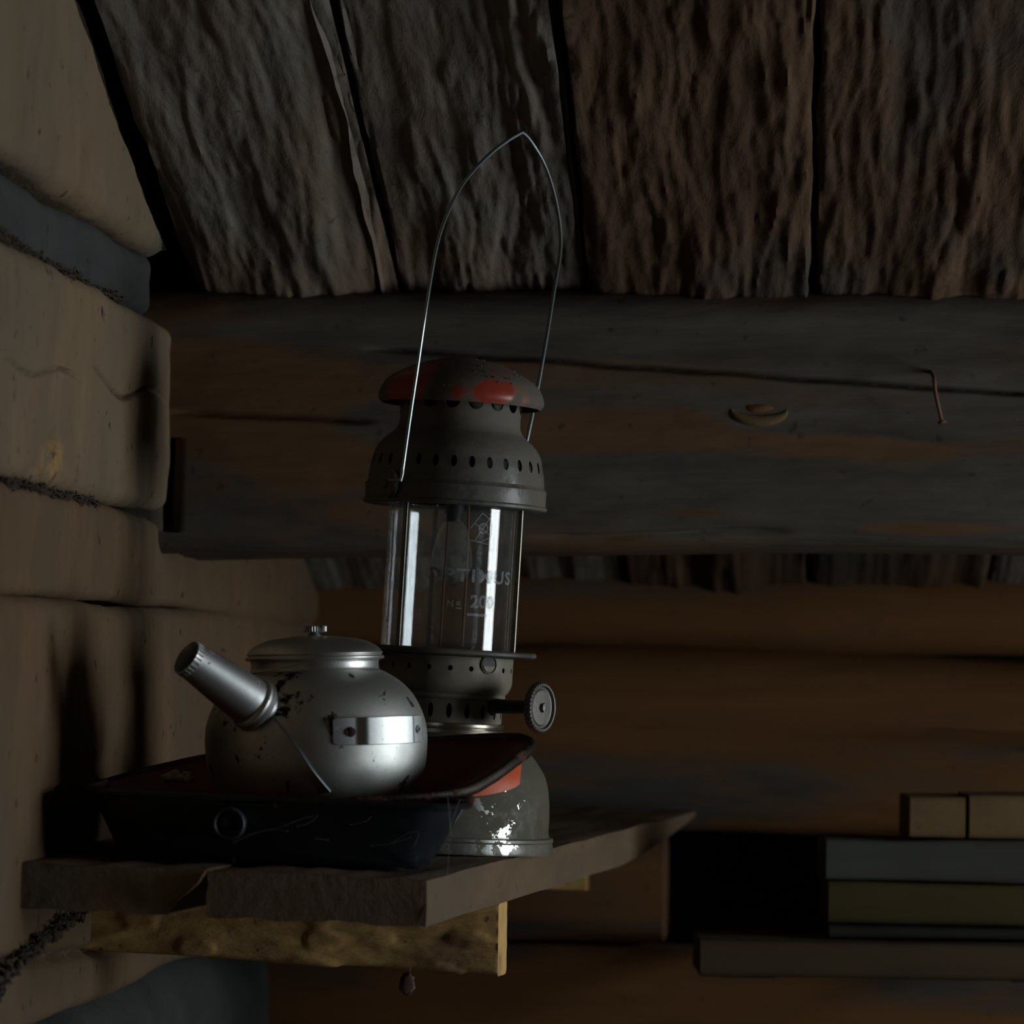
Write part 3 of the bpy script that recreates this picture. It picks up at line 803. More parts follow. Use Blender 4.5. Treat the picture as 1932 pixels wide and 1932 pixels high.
# a pale cut knot and a bent nail in it
kc = W(1432, 775, 2.980)
kn = [kc + Vector((0.022*math.cos(a), 0.001, -0.008*math.sin(a))) for a in [R(-15 + 210*i/20) for i in range(21)]]
v, f = tube(kn, lambda t: 0.0014+0.0038*math.sin(PI*t), 10)
o = mesh_obj('knot', v, f, M['lumber_pale'], beam, label='pale crescent-shaped knot')
v, f = blob(kc + Vector((0, 0.003, 0.002)), 0.015, 0.005, 0.0045, 3)
mesh_obj('knot', v, f, M['far'], beam, label='dark heart of the knot')
nail = empty('bent_nail', W(1765, 745, 2.975), label='thin rusty nail bent down on the face of the purlin at right', cat='nail')
v, f = tube(crv([W(1755, 700, 2.985), W(1762, 712, 2.955), W(1764, 735, 2.952), W(1770, 765, 2.955), W(1777, 795, 2.960)], 5), 0.0016, 8)
mesh_obj('shank', v, f, M['rustnail'], nail)
v, f = xform(lathe([(0.0, 0), (0.0036, 0), (0.0036, 0.0012), (0.0, 0.0014)], 14), frame(W(1777, 795, 2.960), (0.1, -0.2, -1)))
mesh_obj('head', v, f, M['rustnail'], nail)

# ------------------------------------------------------------------ the shelf
SZ0 = W(805, 1660, 2.47).z                    # top of the shelf at its front corner
def shelf_dir():
    a = W(805, 1660, 2.47); b = W(1300, 1535, 3.60)
    return (b-a)
SD = shelf_dir(); SDn = SD/SD.y               # per metre of depth
fr0 = W(805, 1660, 2.47); frL = W(45, 1628, 2.47)
TILTX = (fr0.z-frL.z)/(fr0.x-frL.x)
def shelfz(x, y):
    """top of the boards; they dip a touch to the right and to the back"""
    xe = x - SDn.x*(y-2.47)
    return SZ0 + TILTX*(xe - fr0.x) + SDn.z*(y-2.47)
shelf = empty('wall_shelf', W(185, 1740, 2.71), label='thick two-board shelf on split wooden brackets under the lantern and kettle', cat='shelf')
TH = 0.0305
def plank_prism(name, xa_t, xb_t, xa_b, xb_b, y0, y1, mat, seed, end_taper=None, amp=0.0008, label=None):
    """board running into depth; xa/xb given at the front end (y0), top and bottom"""
    n = 90
    ring_n = 22
    verts, faces = [], []
    ys = [y0 + (y1-y0)*(i/n)**1.5 for i in range(n+1)]
    for i, y in enumerate(ys):
        sx = SDn.x*(y-2.47)
        th = TH
        if end_taper: th = TH*end_taper((y-y0)/(y1-y0))
        pts = []
        for k in range(ring_n): pts.append((xa_t+(xb_t-xa_t)*k/ring_n, 0))
        for k in range(6): t = k/6; pts.append((xb_t+(xb_b-xb_t)*t, -t))
        for k in range(ring_n): pts.append((xb_b+(xa_b-xb_b)*k/ring_n, -1))
        for k in range(6): t = k/6; pts.append((xa_b+(xa_t-xa_b)*t, -1+t))
        for (x, z) in pts:
            X = x + sx
            d = amp*fbm(Vector((x*40+seed, y*5, z*3)), 4)*2
            if i == 0 and False: d = 0
            yy = y + (0.0012*fbm(Vector((x*60, z*2, seed)), 3) if i == 0 else 0)
            verts.append(Vector((X + (d if z != 0 else 0), yy, shelfz(X, y) + z*th + d)))
    m = len(pts)
    for i in range(n):
        for j in range(m):
            a_, b_ = i*m+j, i*m+(j+1) % m
            faces.append((a_, b_, b_+m, a_+m))
    faces.append(tuple(range(m-1, -1, -1))); faces.append(tuple(range(n*m, (n+1)*m)))
    ob_ = mesh_obj(name, verts, faces, mat, shelf, sharp=R(40), label=label)
    ob_.data.materials.append(M['shelf_end'])            # end grain facing the room, colour lightened in place of fill light
    for p_ in ob_.data.polygons:
        if p_.normal.y < -0.7: p_.material_index = 1
    return ob_
x385 = W(386, 1642, 2.47).x; x390 = W(391, 1642, 2.47).x
xL = wallx(2.47) - 0.012
plank_prism('board', x390, fr0.x, x390+0.001, W(805, 1745, 2.47).x, 2.47, 3.64, M['shelf'], 3,
            end_taper=lambda t: 1.0 if t < 0.62 else max(0.12, 1.0-0.88*((t-0.62)/0.38)**1.4), label='right-hand shelf board with a paler sawn side')
plank_prism('board', xL - 0.03, x385, xL - 0.03, W(312, 1714, 2.47).x, 2.475, 3.64, M['shelf'], 5, label='left-hand shelf board with a wane edge')
# sliver of pale wood along the slanting edge
v, f = tube([W(387, 1644, 2.466), W(372, 1664, 2.468), W(350, 1686, 2.470), W(320, 1707, 2.472)], lambda t: 0.0012+0.0006*math.sin(6*t), 8)
mesh_obj('splinter', v, f, M['lumber_pale'], shelf, label='pale splintered edge')
# front bracket: split timber with torn surface
def split_bracket(y, x0, x1, zt0, zt1, zb0, zb1, dep, mat, seed, label, dense=150, ns=80, amp=0.0025):
    """bar across, top and bottom heights given at both ends"""
    L = x1-x0
    h0, h1 = zt0-zb0, zt1-zb1
    h = max(h0, h1)
    def disp(u, xx, yy, nx, ny):
        n = amp*0.6*fbm(Vector((u*12+seed, yy*50, xx*20)), 5)
        fk = noise.noise(Vector((u*26+seed*2, yy*60, xx*30)))
        if fk > 0.16: n += 0.0012*min(1, (fk-0.16)*10)
        n += 0.0012*noise.noise(Vector((u*6, yy*20+seed, 5))) + 0.0008*fbm(Vector((u*20, yy*160+seed, 2)), 3)
        return n
    us = [L*i/dense for i in range(dense+1)]
    ob_ = bar('bracket', mat, shelf, Vector((x0, y+dep/2, 0)), (1, 0, 0), WV, (0, -1, 0), us, h, dep, 0.004, ns, disp,
               hv=lambda u: (h0+(h1-h0)*u/L)/h, shift=lambda u: (0, ((zt0+zb0)+((zt1+zb1)-(zt0+zb0))*u/L)/2), label=label)
    off_ = base_of(shelf)
    for q_ in ob_.data.vertices:          # the far end is sawn a little askew
        if q_.co.x + off_.x > x1 - 0.0015: q_.co.x += (q_.co.y + off_.y - y)*0.14 - 0.002
    return ob_
bxl, bxr = wallx(2.74)-0.02, W(945, 1770, 2.71).x
def undershelf(x, y): return shelfz(x, y) - TH - 0.0005
split_bracket(2.712, bxl, bxr, undershelf(bxl, 2.73), undershelf(bxr, 2.73), W(185, 1792, 2.71).z, W(945, 1842, 2.71).z, 0.045, M['bracket'], 2, 'yellowish split-wood bracket with torn grain')
bx2 = W(1108, 1660, 3.30).x
split_bracket(3.30, wallx(3.32)-0.02, bx2, undershelf(-0.2, 3.32), undershelf(bx2, 3.32), W(700, 1672, 3.3).z, W(1108, 1684, 3.30).z, 0.04, M['bracket'], 7, 'rear bracket', 50, 30)

# ------------------------------------------------------------------ lantern
S = 0.4044e-3
LB = W(819, 1604, 2.83)
LB.z = shelfz(LB.x, LB.y) + 0.0012
lan = empty('pressure_lantern', LB, (0, 0.0425, 0), label='tall dusty pressure lantern with glass chimney, wire bail and faded red hood', cat='lantern')
def zz(y): return (1604 - y)*S
def prof(pts, per=4): return [(r*S, zz(y)) for (r, y) in (smooth_profile(pts, per) if per else pts)]
def lpart(name, vf, mat, parent=None, label=None, sharp=R(35), smooth=True):
    return mesh_obj(name, vf[0], vf[1], mat, parent or lan, world=False, label=label, sharp=sharp, smooth=smooth)
def polar(az, r, y): return Vector((r*S*math.sin(az), -r*S*math.cos(az), zz(y)))

# tank
tank = lpart('fuel_tank', lathe(prof([(218, 1580), (213, 1566), (213, 1540), (211, 1507), (204, 1469), (192, 1446), (170, 1419), (140, 1396), (112, 1386), (108, 1384)]), 128), M['ltank'])
lpart('base_ring', lathe([(r*S, zz(y)) for (r, y) in ((205, 1604), (223, 1604), (224, 1601), (222, 1588), (221, 1583), (223, 1580), (222, 1575), (218, 1573), (212, 1573), (212, 1590), (205, 1590))], 128), M['lring'])
# bare orange patch on the tank shoulder
def tank_r(y):
    P = smooth_profile([(218, 1580), (213, 1566), (213, 1540), (211, 1507), (204, 1469), (192, 1446), (170, 1419), (140, 1396)], 6)
    for (r0, y0), (r1, y1) in zip(P, P[1:]):
        if y1 <= y <= y0: return r0 + (r1-r0)*(y-y0)/(y1-y0)
    return P[-1][0]
def tank_pt(px, py, off=0.9):
    cx = 840 + 0.06*(1265-py)
    yl = py - 0.055*(px-cx)
    for _ in range(3):
        r = tank_r(yl) + off
        s_ = max(-0.995, min(0.995, (px-cx)/r))
    az = math.asin(s_)
    # front surface seen slightly from above / below
    yl = py - 0.05*(px-cx) - r*math.cos(az)*((py-1240)/F)
    r = tank_r(yl) + off
    az = math.asin(max(-0.995, min(0.995, (px-cx)/r)))
    return polar(az, r, yl)
top = [(860, 1500), (880, 1490), (900, 1478), (925, 1462), (950, 1446), (970, 1434), (986, 1424)]
bot = [(872, 1508), (893, 1508), (915, 1506), (935, 1502), (955, 1497), (972, 1490), (980, 1484)]
v, f = [], []
nb = 24
def lerp_list(L, t):
    k = t*(len(L)-1); i = min(int(k), len(L)-2); q = k-i
    return (L[i][0]*(1-q)+L[i+1][0]*q, L[i][1]*(1-q)+L[i+1][1]*q)
for i in range(nb+1):
    a_ = lerp_list(top, i/nb); b_ = lerp_list(bot, i/nb)
    for j in range(9):
        t = j/8
        v.append(tank_pt(a_[0]*(1-t)+b_[0]*t, a_[1]*(1-t)+b_[1]*t))
for i in range(nb):
    for j in range(8):
        f.append((i*9+j, (i+1)*9+j, (i+1)*9+j+1, i*9+j+1))
lpart('paint_patch', (v, f), M['red'], tank, label='clean orange-red patch of enamel')

def perforated(r_of_y, y_top, y_bot, n, yc, hw, hh, phase=0.0, seg=16, skip=(), rows=1):
    """band with n real oval holes; all in photo pixels; hw, hh = half sizes of a hole"""
    v, f = [], []
    step = 2*PI/n
    for k in range(n):
        ac = phase + k*step
        o = len(v)
        H = (y_bot-y_top)/2; ym = (y_bot+y_top)/2
        outer, inner = [], []
        for i in range(seg):
            t = 2*PI*i/seg
            c_, s_ = math.cos(t), math.sin(t)
            m_ = max(abs(c_), abs(s_))
            outer.append((step/2*c_/m_, ym + H*s_/m_))
            inner.append((hw*c_, yc + hh*s_))
        for (da, y) in outer:
            v.append(polar(ac+da, r_of_y(y), y))
        if k in skip:
            f.append(tuple(range(o, o+seg)))
            continue
        for (dx, y) in inner:
            v.append(polar(ac + dx/r_of_y(y), r_of_y(y), y))
        for (dx, y) in inner:
            v.append(polar(ac + dx/r_of_y(y), r_of_y(y)-3, y))
        for i in range(seg):
            j = (i+1) % seg
            f.append((o+i, o+j, o+seg+j, o+seg+i))
            f.append((o+seg+i, o+seg+j, o+2*seg+j, o+2*seg+i))
    return v, f

# collar with slots, polished ring, burner cup
lpart('lower_collar', perforated(lambda y: 112, 1322, 1367, 20, 1344, 5.5, 14, R(-10.7)), M['lgrey'])
lpart('collar_ring', lathe(prof([(112, 1366), (117, 1368), (117, 1373), (113, 1376), (116, 1379), (117, 1386), (113, 1390), (106, 1391)], 0), 96), M['nickel'], label='polished nickel ring')
lpart('inner_sleeve', lathe([(96*S, zz(1390)), (96*S, zz(1318)), (101*S, zz(1300)), (112*S, zz(1240))], 64), M['inner'])
lpart('burner_cup', join(perforated(lambda y: 128, 1243, 1288, 20, 1265, 4.6, 5, R(-12.6), skip=(3,)),
                         lathe(prof([(128, 1288), (126, 1298), (121, 1307), (116, 1313), (117, 1317), (115, 1322), (112, 1322)], 3), 96)), M['lgrey'])
# port with a little tilted flap in the burner cup
pf = frame(polar(R(40), 126, 1255), (math.sin(R(40)), -math.cos(R(40)), 0))
port = lpart('priming_port', xform(lathe([(13*S, -2*S), (17*S, -1*S), (18.5*S, 3.5*S), (16.5*S, 5*S), (15.5*S, 3*S), (15*S, -1*S)], 32), pf), M['lgrey'])
lpart('port_dark_disc', xform(lathe([(0, 3.0*S), (15.5*S, 3.0*S)], 32), pf), M['inner'], port)  # black disc, put in for the shade inside the port
fv = [(-14*S, -2*S, 3.4*S), (14*S, -2*S, 3.4*S)] + [(14*S*math.cos(a), 14.5*S*math.sin(a), 4.5*S) for a in [-PI*i/10 for i in range(1, 10)]]
lpart('port_flap', xform((fv, [tuple(range(len(fv)))]), pf), M['lgrey'], port, smooth=False)
# flange plate under the glass
lpart('flange', lathe(prof([(125, 1242), (150, 1240), (164, 1241), (170, 1238), (171, 1233), (167, 1230), (160, 1232), (130, 1230), (122, 1229)], 0), 112), M['lvent'])
# guard rods
for az in (-43, 77, 197):
    a_ = R(az)
    v, f = tube([polar(a_, 129.5, 1236), polar(a_, 129.5, 1150), polar(a_, 129.5, 1050), polar(a_, 129.5, 955)], 4.8*S, 12)
    lpart('guard_rod', (v, f), M['rod'])
# chimney glass: a thin-walled tube
gt, gb = 958, 1230
gl = lpart('chimney_glass', lathe([(124*S, zz(gb)), (124*S, zz(gt)), (120.5*S, zz(gt)), (120.5*S, zz(gb)), (124*S, zz(gb))], 96), M['chimney'])

# etched lettering wrapped round the glass
def wrap_text(txt, size, az_c, y_c, rad, slope=0.0, bold=0.0, name='etched_lettering', ratio=1.0, space=1.0):
    cu = bpy.data.curves.new('t', 'FONT')
    cu.body = txt; cu.size = size*S; cu.align_x = 'CENTER'; cu.align_y = 'CENTER'
    cu.offset = bold*S; cu.extrude = 0; cu.space_character = space
    cu.resolution_u = 4
    ob = bpy.data.objects.new('t', cu); COL.objects.link(ob)
    dg = bpy.context.evaluated_depsgraph_get()
    me = bpy.data.meshes.new_from_object(ob.evaluated_get(dg))
    bpy.data.objects.remove(ob)
    bm = bmesh.new(); bm.from_mesh(me)
    bmesh.ops.triangulate(bm, faces=bm.faces)
    bmesh.ops.subdivide_edges(bm, edges=[e for e in bm.edges if e.calc_length() > 3*S], cuts=1)
    for v_ in bm.verts:
        x_, y_ = v_.co.x*ratio, v_.co.y
        az = az_c + x_/(rad*S)
        z_ = zz(y_c) + y_
        v_.co = (rad*S*math.sin(az), -rad*S*math.cos(az), z_)
    me2 = bpy.data.meshes.new(name); bm.to_mesh(me2); bm.free()
    me2.materials.append(M['etch'])
    o = bpy.data.objects.new(name, me2); COL.objects.link(o); o.parent = gl
    return o
wrap_text('OPTIMUS', 33, R(21), 1094, 124.6, bold=0.9, ratio=1.18, space=1.22)
wrap_text('N', 17, R(2), 1146, 124.6, bold=0.3)
wrap_text('o', 15, R(9), 1144, 124.6, bold=0.4)
wrap_text('200', 32, R(31), 1141, 124.6, bold=1.0, ratio=1.05)
def wrap_quad(az0, az1, y0, y1, rad, name='etched_line'):
    v, f = [], []
    for i in range(9):
        a_ = az0 + (az1-az0)*i/8
        v += [polar(a_, rad, y0), polar(a_, rad, y1)]
    for i in range(8): f.append((2*i, 2*i+2, 2*i+3, 2*i+1))
    o = mesh_obj(name, v, f, M['etch'], gl, world=False, smooth=False); return o
wrap_quad(R(6.5), R(12), 1153, 1155, 124.6)
wrap_quad(R(17), R(36), 1162, 1167, 124.6)
# small emblem: ring with crossed strokes
def wrap_stroke(pts, wd, rad=124.6):
    v, f = [], []
    n = len(pts)
    for i, (x_, y_) in enumerate(pts):
        x0_, y0_ = pts[max(i-1, 0)]; x1_, y1_ = pts[min(i+1, n-1)]
        L = math.hypot(x1_-x0_, y1_-y0_) or 1
        nx, ny = -(y1_-y0_)/L*wd/2, (x1_-x0_)/L*wd/2
        for s_ in (1, -1):
            v.append(polar((x_+s_*nx)/rad, rad, y_+s_*ny))
    for i in range(n-1): f.append((2*i, 2*i+2, 2*i+3, 2*i+1))
    return v, f
em = []
ex, ey = 52, 1003
for (dx0, dy0, dx1, dy1) in ((-18, 2, 4, -28), (4, -28, 26, -14), (26, -14, 26, 14), (26, 14, 4, 26), (4, 26, -18, 24), (-10, -8, 22, 12), (22, -22, -8, 24), (-4, 26, 26, 30)):
    em.append(wrap_stroke([(ex+dx0+(dx1-dx0)*k/6, ey+dy0+(dy1-dy0)*k/6) for k in range(7)], 1.7))
em.append(wrap_stroke([(ex+8+9*math.cos(2*PI*k/20), ey+9*math.sin(2*PI*k/20)) for k in range(21)], 2.2))
v, f = join(*em)
o = mesh_obj('etched_emblem', v, f, M['etch'], gl, world=False, smooth=False)
# mantle and burner stem inside the glass
man = prof([(12, 985), (24, 1000), (34, 1030), (39, 1060), (36, 1082), (24, 1098), (8, 1106), (0.5, 1107)], 5)
lpart('mantle', lathe(man, 40), M['mantle'])
lpart('burner_nozzle', lathe(prof([(0.5, 990), (14, 990), (15, 978), (18, 972), (18, 950), (0.5, 950)], 0), 32), M['inner'])
v, f = tube([polar(R(120), 30, 955), polar(R(120), 34, 1080), polar(R(120), 34, 1225)], 2.6*S, 8)
lpart('fuel_tube', (v, f), M['rustnail'])
v, f = tube([polar(R(-60), 12, 955), polar(R(-60), 14, 1225)], 2.0*S, 8)
lpart('fuel_tube', (v, f), M['rustnail'])
# band, ventilator, hood
lpart('lower_band', lathe(prof([(120, 962), (168, 964), (173, 962), (174, 957), (171, 954), (171, 930), (172, 926), (168, 922), (166, 918)], 0), 112), M['lvent'])
def vent_r(y):
    P = [(166, 918), (165.5, 905), (163, 885), (158, 866), (147, 846), (130, 830), (119, 819), (114, 800), (114, 785), (115, 778), (115, 745)]
    for (r0, y0), (r1, y1) in zip(P, P[1:]):
        if y1 <= y <= y0: return r0+(r1-r0)*(y-y0)/(y1-y0)
    return P[-1][0]
lpart('ventilator', join(perforated(vent_r, 866, 901, 30, 883, 5.8, 11, R(-1.4)),
                         lathe(prof([(166, 920), (166, 918), (166, 910), (165, 901)], 0), 112),
                         lathe(prof([(158, 866), (154, 856), (147, 846), (138.5, 837), (130, 830), (123, 824), (119, 819), (115, 810), (114, 800), (114, 792), (114.5, 785)], 3), 112),
                         perforated(lambda y: 114.5, 745, 785, 16, 769, 14.5, 13.5, R(15.2))), M['lvent'])
lpart('heat_shield', lathe([(140*S, zz(925)), (138*S, zz(875)), (118*S, zz(848)), (90*S, zz(830)), (88*S, zz(745))], 64), M['inner'])
hp = [(151, 768), (154, 768), (156, 764), (157, 758), (156, 752), (153, 744), (147, 732), (136, 722), (120, 712), (98, 701), (70, 691), (40, 683), (15, 680), (0.5, 679)]
hv_ = [(r*S, zz(y)) for (r, y) in hp]
hin = [((max(r-3, 0.4))*S, zz(y+3.5)) for (r, y) in reversed(hp)]
lpart('hood', lathe(hv_ + hin + [hv_[0]], 112), M['hood'], sharp=R(60))
# crumbs of rust on the hood
rng = random.Random(3)
v, f = [], []
for k in range(26):
    a_ = rng.uniform(-1.3, 1.5); i = rng.randint(5, 11)
    r_, y_ = hp[i]; p = polar(a_, r_, y_)
    bv, bf = blob(p, rng.uniform(1, 3.2)*S, rng.uniform(1, 3)*S, rng.uniform(.8, 2.6)*S, k, 0.6, 7, 5)
    v, f = join((v, f), (bv, bf))
o = lpart('hood_grit', (v, f), M['iron']); o['kind'] = 'stuff'
# bail pivot screw and strap
az = R(-50)
pv = frame(polar(R(-44.5), 168, 932), (math.sin(az), -math.cos(az), 0))
piv = lpart('pivot_screw', xform(lathe([(0, 20*S), (6*S, 19.5*S), (8*S, 18*S), (9*S, 15*S), (22*S, 14*S), (25*S, 12*S), (26*S, 8*S), (26*S, 4*S), (24*S, 1*S), (19*S, -4*S)], 40), pv), M['lvent'])
lpart('washer', xform(lathe([(23*S, 2*S), (27.5*S, 3*S), (28*S, 6*S), (26*S, 8*S), (23*S, 7*S), (23*S, 2*S)], 40), pv), M['wire'], piv, label='paler worn washer')
az2 = R(136)
pv2 = frame(polar(az2, 168, 930), (math.sin(az2), -math.cos(az2), 0))
lpart('pivot_screw', xform(lathe([(0, 20*S), (9*S, 18*S), (10*S, 14*S), (22*S, 13*S), (25*S, 8*S), (24*S, 1*S), (19*S, -4*S)], 32), pv2), M['lvent'])
# wire bail: a pointed arch
bp = [(757, 905), (766, 840), (776, 770), (788, 690), (801, 600), (817, 500), (829, 445), (846, 398), (868, 355), (893, 322), (925, 290), (958, 265), (985, 249), (1000, 264), (1024, 303), (1040, 345), (1052, 395), (1058, 445), (1056, 485), (1046, 545), (1034, 620), (1022, 690), (1010, 755), (998, 812), (988, 860), (980, 915)]
inv = (Matrix.Translation(LB) @ Matrix.Rotation(0.0425, 4, 'Y')).inverted()
def bY(px, py):
    h = max(0.0, (930-py)/681)
    y_ = 2.83 + 0.052*max(-1, min(1.08, (px-866)/116)) - 0.17*h*h
    return min(y_, 2.7635) if px < 866 else y_     # the near leg passes in front of the hood
raw = [inv @ W(x_, y_, bY(x_, y_)) for (x_, y_) in bp]
pk = 12
left = crv(raw[:pk+1], 5); right_ = crv(raw[pk:], 5)
# the ends hook into the pivots
pts = [polar(R(-45), 180, 925)] + left + right_[1:] + [polar(R(136), 182, 925)]
lpart('bail_handle', tube(pts, 3.5*S, 10), M['wire'], label='bluish steel wire bail bent to a point')
# control wheel
ka = R(58)
kd = Vector((math.sin(ka), -math.cos(ka), 0.03)).normalized()
ko = polar(ka, 108, 1332)
mk = frame(ko, kd)
lpart('valve_stem', xform(lathe([(0, -6*S), (19*S, -6*S), (19*S, 3*S), (14*S, 8*S), (13*S, 40*S), (12*S, 80*S), (13.5*S, 92*S), (10*S, 100*S), (0, 104*S)], 28), mk), M['inner'])
wheel_c = ko + kd*(96*S)
mw = frame(wheel_c, kd)
v, f = [], []
nk = 144
pr = [(10, 0), (40, 1), (45.5, 3), (47.5, 7), (47.5, 13), (45.5, 17), (43, 18.5), (40.5, 18), (38, 13), (35, 12), (32, 14.5), (24, 15), (10, 15.5), (0.5, 15.5)]
for (r_, z_) in pr:
    for i in range(nk):
        k_ = 1.0 + (0.014 if (i % 4 in (0, 1) and r_ > 44) else (-0.014 if r_ > 44 else 0))
        a_ = 2*PI*i/nk
        v.append((r_*S*k_*math.cos(a_), r_*S*k_*math.sin(a_), z_*S))
for j in range(len(pr)-1):
    for i in range(nk):
        f.append((j*nk+i, j*nk+(i+1) % nk, (j+1)*nk+(i+1) % nk, (j+1)*nk+i))
wheel = lpart('control_wheel', xform((v, f), mw), M['iron'], sharp=R(28))
hx = [(9.5*S*math.cos(R(60*i+12)), 9.5*S*math.sin(R(60*i+12))) for i in range(6)]
v = [(a_, b_, 15*S) for a_, b_ in hx] + [(a_*0.92, b_*0.92, 22*S) for a_, b_ in hx] + [(0, 0, 23*S)]
f = [(i, (i+1) % 6, 6+(i+1) % 6, 6+i) for i in range(6)] + [(6+i, 6+(i+1) % 6, 12) for i in range(6)]
lpart('hex_nut', xform((v, f), mw), M['iron'], wheel, smooth=False)

# ------------------------------------------------------------------ black roasting pan
YPF, YPB = 2.515, 2.735
def pan_rim(px, py, y): return W(px, py, y)
def rounded_ring(x0, x1, y0, y1, rad, zf, n=12):
    pts = []
    for (cx, cy, a0) in ((x1-rad, y1-rad, 0), (x0+rad, y1-rad, 90), (x0+rad, y0+rad, 180), (x1-rad, y0+rad, 270)):
        for k in range(n+1):
            a_ = R(a0 + 90*k/n)
            x_, y_ = cx+rad*math.cos(a_), cy+rad*math.sin(a_)
            pts.append(Vector((x_, y_, zf(x_, y_))))
    # refine long edges
    out = []
    for i, p in enumerate(pts):
        q = pts[(i+1) % len(pts)]
        out.append(p)
        m_ = int((q-p).length/0.02)
        for k in range(1, m_+1): out.append(p + (q-p)*k/(m_+1))
    return out
pxl, pxr = W(160, 1500, YPF).x, W(876, 1522, YPF).x
fl_l = W(160, 1494, YPF).z; fl_r = W(870, 1526, YPF).z
def rimz(x, y): return fl_l + (fl_r-fl_l)*(x-pxl)/(pxr-pxl)
def ring_at(t, grow=0.0, dz=0.0):
    """t = 0 rim, 1 floor of the pan"""
    ins = 0.027*t - grow
    def zf(x, y):
        zr = rimz(x, y); zb = shelfz(x, y) + 0.0015
        return zr + (zb-zr)*t + dz
    return rounded_ring(pxl+ins*0.8, pxr-ins*0.9, YPF+ins*0.55, YPB-ins*0.5, 0.035-0.008*t, zf)
pan = empty('roasting_pan', Vector(((pxl+pxr)/2, 2.62, shelfz((pxl+pxr)/2, 2.62)+0.0015)), label='black enamel roasting pan standing on the shelf under the kettle', cat='pan')
rings = [ring_at(-0.0, 0.005, -0.001), ring_at(0.0, 0.006, 0.0012), ring_at(0, 0.003, 0.003), ring_at(0, 0.0, 0.002), ring_at(0.10), ring_at(0.4), ring_at(0.75), ring_at(0.92, -0.001), ring_at(0.985, -0.006), ring_at(1.0, -0.014)]
inner = [ring_at(0.94, -0.016), ring_at(0.90, -0.007), ring_at(0.75, -0.002), ring_at(0.4, -0.0018), ring_at(0.10, -0.0016), ring_at(0.03, -0.0014), ring_at(-0.0, 0.004, 0.0)]
def loft(rgs, close=False):
    m_ = len(rgs[0]); v, f = [], []
    for r_ in rgs: v += r_
    for k in range(len(rgs)-1):
        for i in range(m_):
            j = (i+1) % m_
            f.append((k*m_+i, k*m_+j, (k+1)*m_+j, (k+1)*m_+i))
    return v, f, m_
v, f, m_ = loft(rings)
f.append(tuple((len(rings)-1)*m_+i for i in range(m_)))
v2, f2, _ = loft(inner)
f2.append(tuple(range(m_)))
v, f = join((v, f), (v2, f2))
mesh_obj('body', v, f, M['panblack'], pan, sharp=R(60))
# rolled handle socket on the front wall
hc = W(434, 1552, YPF+0.006)
hm = frame(hc, (0.0, -1, -0.02))
mesh_obj('handle_socket', *xform(lathe([(0.0, 0.0125), (0.004, 0.013), (0.0055, 0.010), (0.0075, 0.0105), (0.0090, 0.0145), (0.0103, 0.015), (0.0112, 0.013), (0.0112, 0.004), (0.0125, -0.006)], 36), hm), M['panblack'], pan)

# ------------------------------------------------------------------ rusty-rimmed red enamel dish leaning on the lantern
rimp = [(150, 1486, 2.560), (250, 1497, 2.535), (360, 1510, 2.520), (463, 1519, 2.515), (580, 1516, 2.515), (700, 1508, 2.520), (800, 1502, 2.530), (880, 1492, 2.550),
        (930, 1467, 2.575), (968, 1440, 2.60), (997, 1418, 2.635), (1006, 1405, 2.665), (998, 1396, 2.690), (975, 1391, 2.708), (930, 1391, 2.716), (870, 1393, 2.720), (810, 1396, 2.722),
        (700, 1402, 2.722), (600, 1408, 2.722), (480, 1416, 2.722), (388, 1428, 2.722), (280, 1452, 2.712), (200, 1474, 2.675), (165, 1483, 2.62)]
rp = [W(*p) for p in rimp]
rc = crv(rp + [rp[0]], 5)[:-1]
cen = sum(rc, Vector((0, 0, 0)))/len(rc)
dish_z = W(590, 1524, 2.62).z - 0.0012
panfloor = lambda x, y: dish_z
fc = Vector((W(590, 1500, 2.62).x, 2.622, 0))
def dish_ring(t):
    """t = 0 rim ... 1 floor"""
    out = []
    k = 1 - 0.52*t
    for p in rc:
        x_ = fc.x + (p.x-fc.x)*k*(1 - 0.10*t*(1 if p.x > fc.x else 0)); y_ = fc.y + (p.y-fc.y)*(1-0.36*t)
        zf_ = panfloor(x_, y_)
        s_ = t**0.9
        out.append(Vector((x_, y_, p.z*(1-s_) + zf_*s_)))
    return out
dish = empty('enamel_dish', Vector((fc.x, fc.y, panfloor(fc.x, fc.y))), label='shallow rusty-rimmed dish, dark red inside, set in the black pan and holding the kettle', cat='dish')
dr = [dish_ring(t) for t in (0.0, 0.12, 0.3, 0.5, 0.7, 0.88, 0.97, 1.0)]
v, f, m_ = loft(dr)
ctr = len(v); v.append(Vector((fc.x, fc.y, panfloor(fc.x, fc.y))))
for i in range(m_): f.append(((len(dr)-1)*m_+i, (len(dr)-1)*m_+(i+1) % m_, ctr))
o = mesh_obj('bowl', v, f, M['trayred'], dish)
md = o.modifiers.new('thickness', 'SOLIDIFY'); md.thickness = 0.0012; md.offset = 0
n_ = len(rc)
v, f = [], []
for i, p in enumerate(rc):
    t = (rc[(i+1) % n_]-rc[i-1]).normalized()
    out = (p - cen); out.z = 0; out = (out - t*out.dot(t)).normalized()
    u2 = t.cross(out)
    if u2.z < 0: u2 = -u2
    wd = 0.0030 + 0.0026*max(0, min(1, (p.x-W(820, 1500, 2.55).x)/0.03))*(1 if p.y < 2.64 else 0.3) + 0.0005*noise.noise(p*80)
    for k in range(8):
        a_ = 2*PI*k/8
        v.append(p + out*(wd*0.45*math.cos(a_)) + u2*(wd*0.8*math.sin(a_)))
